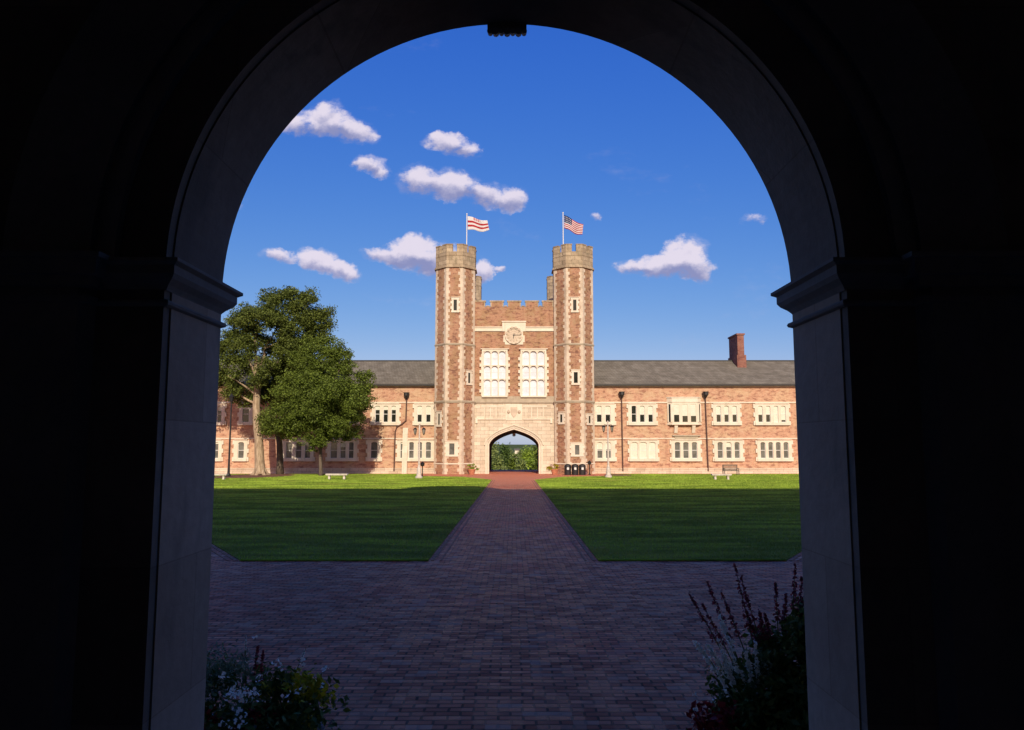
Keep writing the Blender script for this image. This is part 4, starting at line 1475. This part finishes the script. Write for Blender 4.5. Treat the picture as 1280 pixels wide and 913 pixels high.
# second trunk of the group, shade painted as dark bark, behind the low foliage
YC_ = 73.2
t3 = thing('tree', 'shaded forked trunk standing between the pale trunk and the low rounded tree', 'tree', (X(350, YC_, 590), YC_, gz_(YC_)), 'trees by the left wing')
mb = MB()
mb.tube([P(350, 594, YC_), P(350, 580, YC_), P(349.5, 555, YC_), P(346, 530, YC_)], [.40, .33, .30, .27], 12)
for (a, b, c, d) in ((346, 532, 336, 500), (346, 530, 356, 505), (356, 506, 372, 480), (336, 500, 330, 475)):
    limb(mb, P(a, b, YC_), P(c, d, YC_ + .3), .20, .10, .1)
mb.build('trunk', M['bark_dark'], t3, smooth=True)
pts = crown_points([lobe(352, 478, YC_, 26, 22), lobe(330, 490, YC_, 18, 16), lobe(372, 462, YC_, 26, 24)], 120, 60, .34)
leaf_mesh('crown', M['leaf_a'], pts, rng.uniform(.1, .2, len(pts)), t3)

# trees beyond the gate, down the hill
FAR = [  # px centre, top py, Y, half width px, material, label
    (617, 555.5, 205, 10, 'leaf_far', 'pale olive tree at the left edge of the view through the gate'),
    (630.8, 556.5, 216, 4.6, 'leaf_shrub', 'slim dark pointed tree left of centre beyond the gate'),
    (637, 564, 226, 13, 'leaf_far', 'bushy grey green tree in the middle beyond the gate'),
    (650, 563, 245, 12, 'leaf_far', 'rounded olive tree under the distant roof beyond the gate'),
    (659, 561, 212, 8, 'leaf_lime', 'bright yellow green tree right of centre beyond the gate'),
    (670, 560, 222, 10, 'leaf_b', 'mid green tree at the right edge of the view through the gate'),
    (661, 575, 186, 5, 'leaf_lime', 'small bright green tree low on the right beyond the gate'),
    (641, 573, 190, 7, 'leaf_b', 'low dark tree in the middle beyond the gate'),
    (624, 573, 188, 8, 'leaf_far', 'low pale tree on the left beyond the gate'),
    (652, 577, 180, 5.5, 'leaf_far', 'lowest pale tree between the dark and the bright green ones beyond the gate'),
    (672, 577, 182, 6, 'leaf_b', 'low green tree at the right jamb of the gate'),
    (611, 577, 182, 6, 'leaf_b', 'low green tree at the left jamb of the gate'),
    (694, 556, 250, 16, 'leaf_far', 'wide tree hidden mostly behind the right gate jamb'),
    (596, 554, 250, 16, 'leaf_far', 'wide tree hidden mostly behind the left gate jamb')]


def ground_far(y):
    return float(np.interp(y, ys, zs_)) - .02


for (pc, pt, Y, hw, mt, lab) in FAR:
    x, zt = at(pc, pt, Y)
    zg = ground_far(Y)
    t = thing('tree', lab, 'tree', (x, Y, zg), 'trees beyond the gate')
    k = Y / 924
    H = zt - zg
    mb = MB()
    mb.tube([(x, Y, zg - .1), (x, Y, zg + H * .45), (x + .1, Y, zg + H * .8)], [max(.06, H * .035), max(.05, H * .025), .03], 8)
    limb(mb, (x, Y, zg + H * .4), (x + hw * k * .6, Y, zg + H * .7), H * .015, .02, .1)
    limb(mb, (x, Y, zg + H * .35), (x - hw * k * .6, Y, zg + H * .65), H * .015, .02, .1)
    mb.build('trunk', M['bark_dark'], t, smooth=True)
    lb = []
    cz0 = zg + H * .58
    for q in range(9):
        a = random.uniform(0, 2 * math.pi)
        rr = random.uniform(.1, .65)
        zq = cz0 + random.uniform(-.62, .34) * H * .55
        lb.append((x + rr * hw * k * math.cos(a), Y + rr * hw * k * math.sin(a), zq, hw * k * random.uniform(.3, .55), hw * k * .45, H * random.uniform(.10, .2)))
    lb.append((x, Y, zt - H * .12, hw * k * .4, hw * k * .4, H * .12))
    pts = crown_points(lb, 150, 60, .045 * H + .05)
    leaf_mesh('crown', M[mt], pts, rng.uniform(.12, .28, len(pts)) * 1.4, t)
# far roofs and wooded ridge beyond
mb = MB()
vs, fs = [], []
for i in range(81):
    x = -500 + 12.5 * i
    vs += [(x, 640, -17), (x, 700, EYE - 9.0 + 2.5 * math.sin(x * .031) + 1.5 * math.sin(x * .083)), (x, 900, -17)]
for i in range(80):
    a = 3 * i
    fs += [(a, a + 3, a + 4, a + 1), (a + 1, a + 4, a + 5, a + 2)]
tag(mb.add(vs, fs).build('hill', M['terrain']), kind='structure')
hs = thing('house', 'tiny pale distant house on the skyline seen through the gate', 'house', (X(647, 500), 500, -16))
x0, x1 = X(643.5, 500), X(650, 500)
MB().box(x0, x1, 500, 508, -16.5, Z(563, 500)).build('wall', M['trim'], hs)
MB().prism_x([(499.4, Z(563, 500)), (508.6, Z(563, 500)), (504, Z(561, 500))], x0 - .4, x1 + .4).build('roof', M['slate'], hs)


# ------------------------------------------------------------ street furniture
def twin_lamp(px, pbase, ptop, label):
    Y = 924 * 2.15 / (pbase - 566)
    x = X(px, Y, pbase)
    zg = gz_(Y)
    t = thing('twin_lamp_post', label, 'lamp post', (x, Y, zg), 'pale lamp posts on the far lawn')
    zt = Z(ptop, Y)
    mb = MB()
    mb.lathe([(.30, zg), (.30, zg + .18), (.21, zg + .25), (.17, zg + .75), (.12, zg + .95), (.085, zg + 1.1), (.06, zt - .1), (.05, zt + .25), (.09, zt + .3), (.01, zt + .42)], x, Y, 12)
    mb.build('post', M['post_paint'], t, smooth=False)
    mb = MB()
    mb.tube([(x - .36, Y, zt - .02), (x - .3, Y, zt + .08), (x, Y, zt + .02), (x + .3, Y, zt + .08), (x + .36, Y, zt - .02)], .022, 6)
    mb.build('arm', M['dark_metal'], t)
    for s in (-1, 1):
        lx = x + s * .36
        mb = MB()
        mb.lathe([(.03, zt + .02), (.17, zt - .10), (.17, zt - .13)], lx, Y, 8)
        mb.lathe([(.08, zt - .50), (.06, zt - .55), (.01, zt - .62)], lx, Y, 8)
        for k in range(4):
            a = k * math.pi / 2 + .4
            mb.tube([(lx + .15 * math.cos(a), Y + .15 * math.sin(a), zt - .12), (lx + .08 * math.cos(a), Y + .08 * math.sin(a), zt - .5)], .014, 5)
        ln = mb.build('lantern', M['dark_metal'], t)
        MB().lathe([(.13, zt - .135), (.065, zt - .495)], lx, Y, 8).build('pane', M['glass_lamp'], ln)


twin_lamp(523.6, 598, 535, 'pale twin lantern lamp post on the lawn left of the towers')
twin_lamp(760.6, 597, 532, 'pale twin lantern lamp post on the lawn right of the black bins')


def small_lamp(px, Y, h, label):
    x = X(px, Y)
    zg = gz_(Y)
    t = thing('path_lamp', label, 'lamp', (x, Y, zg), 'short black lamps by the towers')
    mb = MB()
    mb.lathe([(.12, zg), (.12, zg + .06), (.05, zg + .12), (.045, zg + h)], x, Y, 8)
    mb.build('post', M['dark_metal'], t)
    mb = MB()
    mb.lathe([(.05, zg + h), (.17, zg + h + .06), (.19, zg + h + .24), (.23, zg + h + .25), (.06, zg + h + .38), (.01, zg + h + .44)], x, Y, 8)
    mb.build('lamp_head', M['dark_metal'], t)


small_lamp(736.4, 73.3, .98, 'short black lamp at the foot of the right tower beside the bins')
small_lamp(528.6, 66.0, .95, 'short black lamp behind the left pale lamp post')

# tall dark lamp at the far left
Yd = 66.0
xd_ = X(285.6, Yd, 595)
zg = gz_(Yd)
t = thing('street_lamp', 'tall black street lamp by the left jamb under the tree', 'street lamp', (xd_, Yd, zg))
zt = Z(503, Yd)
mb = MB()
mb.lathe([(.2, zg), (.2, zg + .2), (.12, zg + .35), (.09, zg + 1.2), (.06, zt)], xd_, Yd, 10)
mb.build('post', M['dark_metal'], t)
mb = MB()
mb.lathe([(.06, zt), (.14, zt + .05), (.22, zt + .45), (.28, zt + .47), (.08, zt + .68), (.01, zt + .8)], xd_, Yd, 8)
mb.build('lantern', M['dark_metal'], t)


def stone_bench(pa, pb, pbase, label):
    Y = 924 * 2.15 / (pbase - 566)
    x0, x1 = X(pa, Y, pbase), X(pb, Y, pbase)
    zg = gz_(Y) + .03
    t = thing('stone_bench', label, 'bench', ((x0 + x1) / 2, Y, zg), 'pale stone benches on the lawn')
    mb = MB()
    mb.box(x0, x1, Y - .23, Y + .23, zg + .36, zg + .46)
    mb.box(x0 + .04, x1 - .04, Y - .2, Y + .2, zg + .33, zg + .358)
    mb.build('seat', M['bench_stone'], t)
    for xx in (x0 + .2, x1 - .34):
        mb = MB()
        mb.prism_x([(Y - .19, zg - .04), (Y + .19, zg - .04), (Y + .16, zg + .06), (Y + .12, zg + .2), (Y + .18, zg + .328), (Y - .18, zg + .328), (Y - .12, zg + .2), (Y - .16, zg + .06)], xx, xx + .15)
        mb.build('leg', M['bench_stone'], t)


stone_bench(407.5, 434.5, 599.3, 'pale backless stone bench in front of the low rounded tree')
stone_bench(889.5, 914, 599.6, 'pale backless stone bench in front of the dark slatted bench')
stone_bench(262, 284, 599.5, 'pale backless stone bench cut off by the left jamb of the arch')

# dark slatted bench
Yb = 70.5
x0, x1 = X(903, Yb), X(921.5, Yb)
zg = gz_(Yb) + .03
t = thing('slatted_bench', 'dark slatted bench with a back against the right wing', 'bench', ((x0 + x1) / 2, Yb, zg))
mb = MB()
for k in range(5):
    mb.box(x0, x1, Yb - .25 + k * .1, Yb - .17 + k * .1, zg + .42, zg + .45)
mb.build('seat', M['bench_wood'], t)
mb = MB()
for k in range(12):
    xx = x0 + .06 + (x1 - x0 - .17) * k / 11
    mb.box(xx, xx + .05, Yb + .27, Yb + .30, zg + .5, zg + .92)
mb.box(x0, x1, Yb + .26, Yb + .31, zg + .92, zg + 1.0)
mb.box(x0, x1, Yb + .26, Yb + .31, zg + .46, zg + .52)
mb.build('backrest', M['bench_wood'], t)
for xx in (x0, x1 - .07):
    for yy in (Yb - .27, Yb + .31):
        MB().box(xx, xx + .07, yy, yy + .06, zg - .03, zg + (.62 if yy < Yb else .98)).build('leg', M['bench_wood'], t)
    MB().box(xx - .01, xx + .08, Yb - .3, Yb + .3, zg + .622, zg + .66).build('armrest', M['bench_wood'], t)

# three bins
for k, (p, lab) in enumerate(((709.3, 'black domed bin nearest the gate arch, first of three'), (718.4, 'black domed bin in the middle of the row of three'),
                              (727.4, 'black domed bin beside the short lamp, last of three'))):
    Y = 72.6
    x = X(p, Y)
    zg = gz_(Y)
    t = thing('litter_bin', lab, 'bin', (x, Y, zg), 'black bins by the right tower')
    mb = MB()
    mb.lathe([(.31, zg), (.33, zg + .04), (.335, zg + .72), (.31, zg + .73)], x, Y, 20)
    mb.build('body', M['dark_metal'], t, smooth=False)
    mb = MB()
    mb.lathe([(.345, zg + .731), (.345, zg + .82), (.32, zg + .93), (.24, zg + 1.02), (.12, zg + 1.07), (.02, zg + 1.08)], x, Y, 20)
    mb.build('lid', M['dark_metal'], t, smooth=False)
    MB().box(x - .10, x + .10, Y - .36, Y - .337, zg + .52, zg + .74).build('label_plate', M['white_paint'], t)

# planters at the gate
for (p, lab, flip) in ((590, 'terracotta pots with green and yellow plants left of the gate arch', -1), (693, 'terracotta pots with green and yellow plants right of the gate arch', 1)):
    Y = 74.2
    x = X(p, Y)
    zg = gz_(Y)
    t = thing('plant_pot', lab, 'plant pot', (x, Y, zg), 'planted pots beside the gate arch')
    MB().lathe([(.24, zg), (.33, zg + .3), (.38, zg + .46), (.42, zg + .47), (.42, zg + .54), (.36, zg + .54)], x, Y, 16).build('pot', M['terracotta'], t)
    pts = crown_points([(x, Y, zg + .72, .5, .4, .26), (x - flip * .35, Y, zg + .62, .35, .3, .2)], 14, 40, .09)
    leaf_mesh('plant', M['leaf_gold'] if flip > 0 else M['leaf_lime'], pts, rng.uniform(.04, .09, len(pts)), t)
    pts = crown_points([(x - flip * .1, Y - .1, zg + .75, .4, .3, .22)], 6, 12, .08)
    leaf_mesh('flowers', M['leaf_red'], pts, rng.uniform(.03, .06, len(pts)), t)

# ------------------------------------------------------------ grass blades on the near part of the lawns
def inside(poly, x, y):
    c = np.zeros(len(x), bool)
    n = len(poly)
    for i in range(n):
        x0, y0 = poly[i]
        x1, y1 = poly[(i + 1) % n]
        cond = ((y0 > y) != (y1 > y)) & (x < (x1 - x0) * (y - y0) / (y1 - y0 + 1e-12) + x0)
        c ^= cond
    return c


def blades(n, poly, box, hgt):
    x = rng.uniform(box[0], box[1], n)
    y = box[2] * (box[3] / box[2]) ** rng.random(n)
    k = inside(poly, x, y) & (((x + 23.7) / 3.3) ** 2 + ((y - 68.3) / 6.3) ** 2 > 1) & (((x - 9.9) / 1.3) ** 2 + ((y - 70.5) / 2.7) ** 2 > 1)
    x, y = x[k], y[k]
    n = len(x)
    z = -SLOPE * y + .015
    h = rng.uniform(.6, 1.3, n) * hgt * (.8 + y / 75)
    wd = rng.uniform(.004, .009, n) * (y / 15)
    a = rng.uniform(0, math.pi, n)
    lx, ly = rng.normal(0, .5, n) * h, rng.normal(0, .5, n) * h
    p0 = np.stack([x - wd * np.cos(a), y - wd * np.sin(a), z], 1)
    p1 = np.stack([x + wd * np.cos(a), y + wd * np.sin(a), z], 1)
    p2 = np.stack([x + lx, y + ly, z + h], 1)
    return np.stack([p0, p1, p2], 1).reshape(-1, 3)


parts = []
for pl, bx in zip(lawn_polys, ((-30, -PW, LY, 74), (PW, 30, LY, 74))):
    parts.append(blades(620000, pl, bx, .042))
    # overhanging edges beside the paving
    n = 3500
    e = rng.random(n)
    xa = np.where(rng.random(n) < .5, bx[0] if bx[0] > 0 else bx[1], 0)
    x = np.sign(bx[0] + bx[1]) * (PW + (5.45 - PW) * e)
    y = LY + rng.normal(0, .03, n)
    z = -SLOPE * y + .01
    h = rng.uniform(.012, .045, n)
    wd = rng.uniform(.004, .009, n)
    parts.append(np.stack([np.stack([x - wd, y, z], 1), np.stack([x + wd, y, z], 1), np.stack([x + rng.normal(0, .02, n), y - rng.uniform(0, .06, n), z + h], 1)], 1).reshape(-1, 3))
co = np.concatenate(parts)
n = len(co) // 3
me = bpy.data.meshes.new('grass')
me.vertices.add(3 * n)
me.vertices.foreach_set('co', co.ravel())
me.loops.add(3 * n)
me.loops.foreach_set('vertex_index', np.arange(3 * n, dtype=np.int32))
me.polygons.add(n)
me.polygons.foreach_set('loop_start', np.arange(0, 3 * n, 3, dtype=np.int32))
me.polygons.foreach_set('loop_total', np.full(n, 3, dtype=np.int32))
me.update(calc_edges=True)
me.materials.append(M['grass_blade'])
go = bpy.data.objects.new('grass', me)
C.objects.link(go)
tag(go, 'short mown grass blades of the two lawns', 'grass', kind='stuff')

# ------------------------------------------------------------ planters just outside the arch
def cloud(name, mat, parent, lobes, clumps, per, spread, s0, s1, aspect=.5, up=.2):
    pts = crown_points(lobes, clumps, per, spread, .9)
    return leaf_mesh(name, mat, pts, rng.uniform(s0, s1, len(pts)), parent, up, aspect)


def spikes(name, mat, parent, items, seg=5, petal=.012, n=60):
    """flower spikes: (base, tip, radius), each a part of its own"""
    for it in items:
        spike(name, mat, parent, [it], seg, petal, n)


def spike(name, mat, parent, items, seg, petal, n):
    c, s = [], []
    st = MB()
    for (b, t_, r) in items:
        b, t_ = np.array(b), np.array(t_)
        st.tube([tuple(b), tuple((b + t_) / 2 + np.array([0, 0, .01])), tuple(t_)], [.004, .003, .001], 5)
        for q in range(n):
            u = rng.uniform(.35, 1)
            rad = r * (1.15 - u) * rng.uniform(.3, 1.2)
            a = rng.uniform(0, 6.28)
            c.append(b + (t_ - b) * u + np.array([rad * math.cos(a), rad * math.sin(a), rng.normal(0, .006)]))
            s.append(petal * rng.uniform(.6, 1.3))
    o = leaf_mesh(name, mat, c, s, parent, .1, .55)
    st.build('stem', M['leaf_shrub'], o)
    return o


def pot(t, x, y):
    zg = gz_(y)
    mb = MB()
    mb.lathe([(.26, zg), (.27, zg + .05), (.22, zg + .08), (.32, zg + .22), (.40, zg + .42), (.44, zg + .46), (.44, zg + .52), (.39, zg + .52), (.38, zg + .47)], x, y, 28)
    mb.build('pot', M['pot_stone'], t)
    MB().lathe([(.375, zg + .44), (.37, zg + .475), (.05, zg + .485)], x, y, 20).build('soil', M['soil'], t)


YP = 4.55
XL = -1.56
t = thing('flower_planter', 'planter of silver green foliage, yellow leaves and white flowers by the left jamb', 'planter', (XL, YP, gz_(YP)), 'flower planters outside the arch')
pot(t, XL, YP)
cloud('shrub', M['leaf_shrub'], t, [(XL + .02, YP, .60, .42, .36, .20), (XL + .14, YP - .05, .48, .28, .28, .2)], 70, 55, .06, .012, .032)
cloud('silver_foliage', M['leaf_silver'], t, [(XL - .13, YP - .08, .83, .15, .14, .13), (XL - .26, YP, .74, .15, .15, .15)], 36, 60, .035, .008, .020, .3)
cloud('yellow_foliage', M['leaf_gold'], t, [(XL + .23, YP - .05, .74, .17, .14, .07), (XL + .38, YP, .62, .08, .12, .11), (XL + .40, YP - .05, .42, .07, .1, .08)], 24, 24, .032, .013, .028, .6)
cloud('red_foliage', M['leaf_red'], t, [(XL - .05, YP - .25, .60, .14, .08, .07), (XL + .12, YP - .22, .60, .1, .08, .05)], 9, 22, .03, .014, .03)
for (pxx, pyy, rr, nn) in ((292, 867, .022, 26), (300, 868, .02, 24), (311, 869, .025, 30), (318, 866, .015, 12), (296, 905, .02, 16), (295, 890, .014, 8), (281, 843, .014, 8), (345, 828, .010, 6),
                           (352, 833, .012, 7), (405, 836, .010, 6), (404, 856, .008, 5), (378, 826, .010, 6), (318, 800, .008, 3), (370, 865, .010, 6), (357, 872, .010, 6), (305, 900, .012, 6), (280, 905, .014, 8), (327, 846, .009, 6)):
    c, s_ = [], []
    x, z = at(pxx, pyy, YP - .42)
    for q in range(nn):
        c.append((x + rng.normal(0, rr), YP - .42 + rng.normal(0, .02), z + rng.normal(0, rr * .8)))
        s_.append(rng.uniform(.007, .014))
    leaf_mesh('white_flower', M['petal'], c, s_, t, .3, .8)
spikes('grass_plume', M['petal'], t, [((XL + .2, YP, .6), (at(384, 806, YP)[0], YP, at(384, 806, YP)[1]), .012), ((XL - .02, YP, .7), (at(307, 793, YP)[0], YP, at(307, 793, YP)[1]), .006)], petal=.009, n=34)
spikes('red_spike', M['plume'], t, [((XL + .02, YP, .65), (at(322, 808, YP)[0], YP, at(322, 808, YP)[1]), .022), ((XL + .06, YP, .65), (at(329, 815, YP)[0], YP, at(329, 815, YP)[1]), .02)], n=60)

XR = 1.56
t = thing('flower_planter', 'planter of dark green foliage with tall red plumes by the right jamb', 'planter', (XR, YP, gz_(YP)), 'flower planters outside the arch')
pot(t, XR, YP)
cloud('shrub', M['leaf_shrub'], t, [(XR + .12, YP, .82, .22, .26, .26), (XR - .02, YP, .62, .36, .3, .22), (XR - .05, YP - .1, .45, .36, .26, .2), (XR + .3, YP, .9, .16, .22, .3)], 230, 90, .050, .012, .034)
cloud('red_foliage', M['leaf_red'], t, [(XR - .40, YP - .12, .60, .11, .12, .10), (XR - .44, YP - .12, .45, .10, .12, .1), (XR - .2, YP - .25, .5, .1, .08, .08)], 30, 26, .035, .015, .034)
cloud('grey_foliage', M['leaf_silver'], t, [(XR - .28, YP - .02, .78, .15, .14, .10), (XR - .12, YP - .08, .85, .13, .12, .12)], 12, 18, .035, .008, .018, .25)
items = []
for (pxx, pyy, bx2_, bz) in ((915, 706, 1.45, .85), (926, 722, 1.5, .85), (886, 728, 1.36, .8), (862, 742, 1.30, .8), (970, 728, 1.58, .95), (999, 706, 1.66, 1.0), (1002, 722, 1.7, 1.0), (931, 762, 1.48, .85), (903, 742, 1.4, .85), (943, 760, 1.5, .9), (880, 757, 1.33, .8), (955, 765, 1.55, .9), (985, 745, 1.6, .9)):
    x, z = at(pxx, pyy, YP)
    items.append(((bx2_, YP, bz), (x, YP + rng.normal(0, .05), z), .026))
spikes('red_plume', M['plume'], t, items, petal=.012, n=110)
items = []
for (pxx, pyy) in ((899, 770), (902, 780), (868, 803), (873, 806), (884, 806), (889, 812), (898, 802), (912, 808), (903, 820), (932, 816), (936, 824), (944, 804), (946, 828), (908, 835), (926, 836), (896, 838), (905, 826)):
    x, z = at(pxx, pyy, YP - .15)
    items.append(((x * .55 + XR * .45 - .04, YP - .05, z - .26), (x, YP - .15, z), .015))
spikes('white_spike', M['petal'], t, items, petal=.017, n=34)
for (pxx, pyy) in ((892, 877), (869, 887), (870, 869)):
    c, s_ = [], []
    x, z = at(pxx, pyy, YP - .3)
    for q in range(8):
        c.append((x + rng.normal(0, .007), YP - .3, z + rng.normal(0, .007)))
        s_.append(.008)
    leaf_mesh('white_flower', M['petal'], c, s_, t, .3, .8)
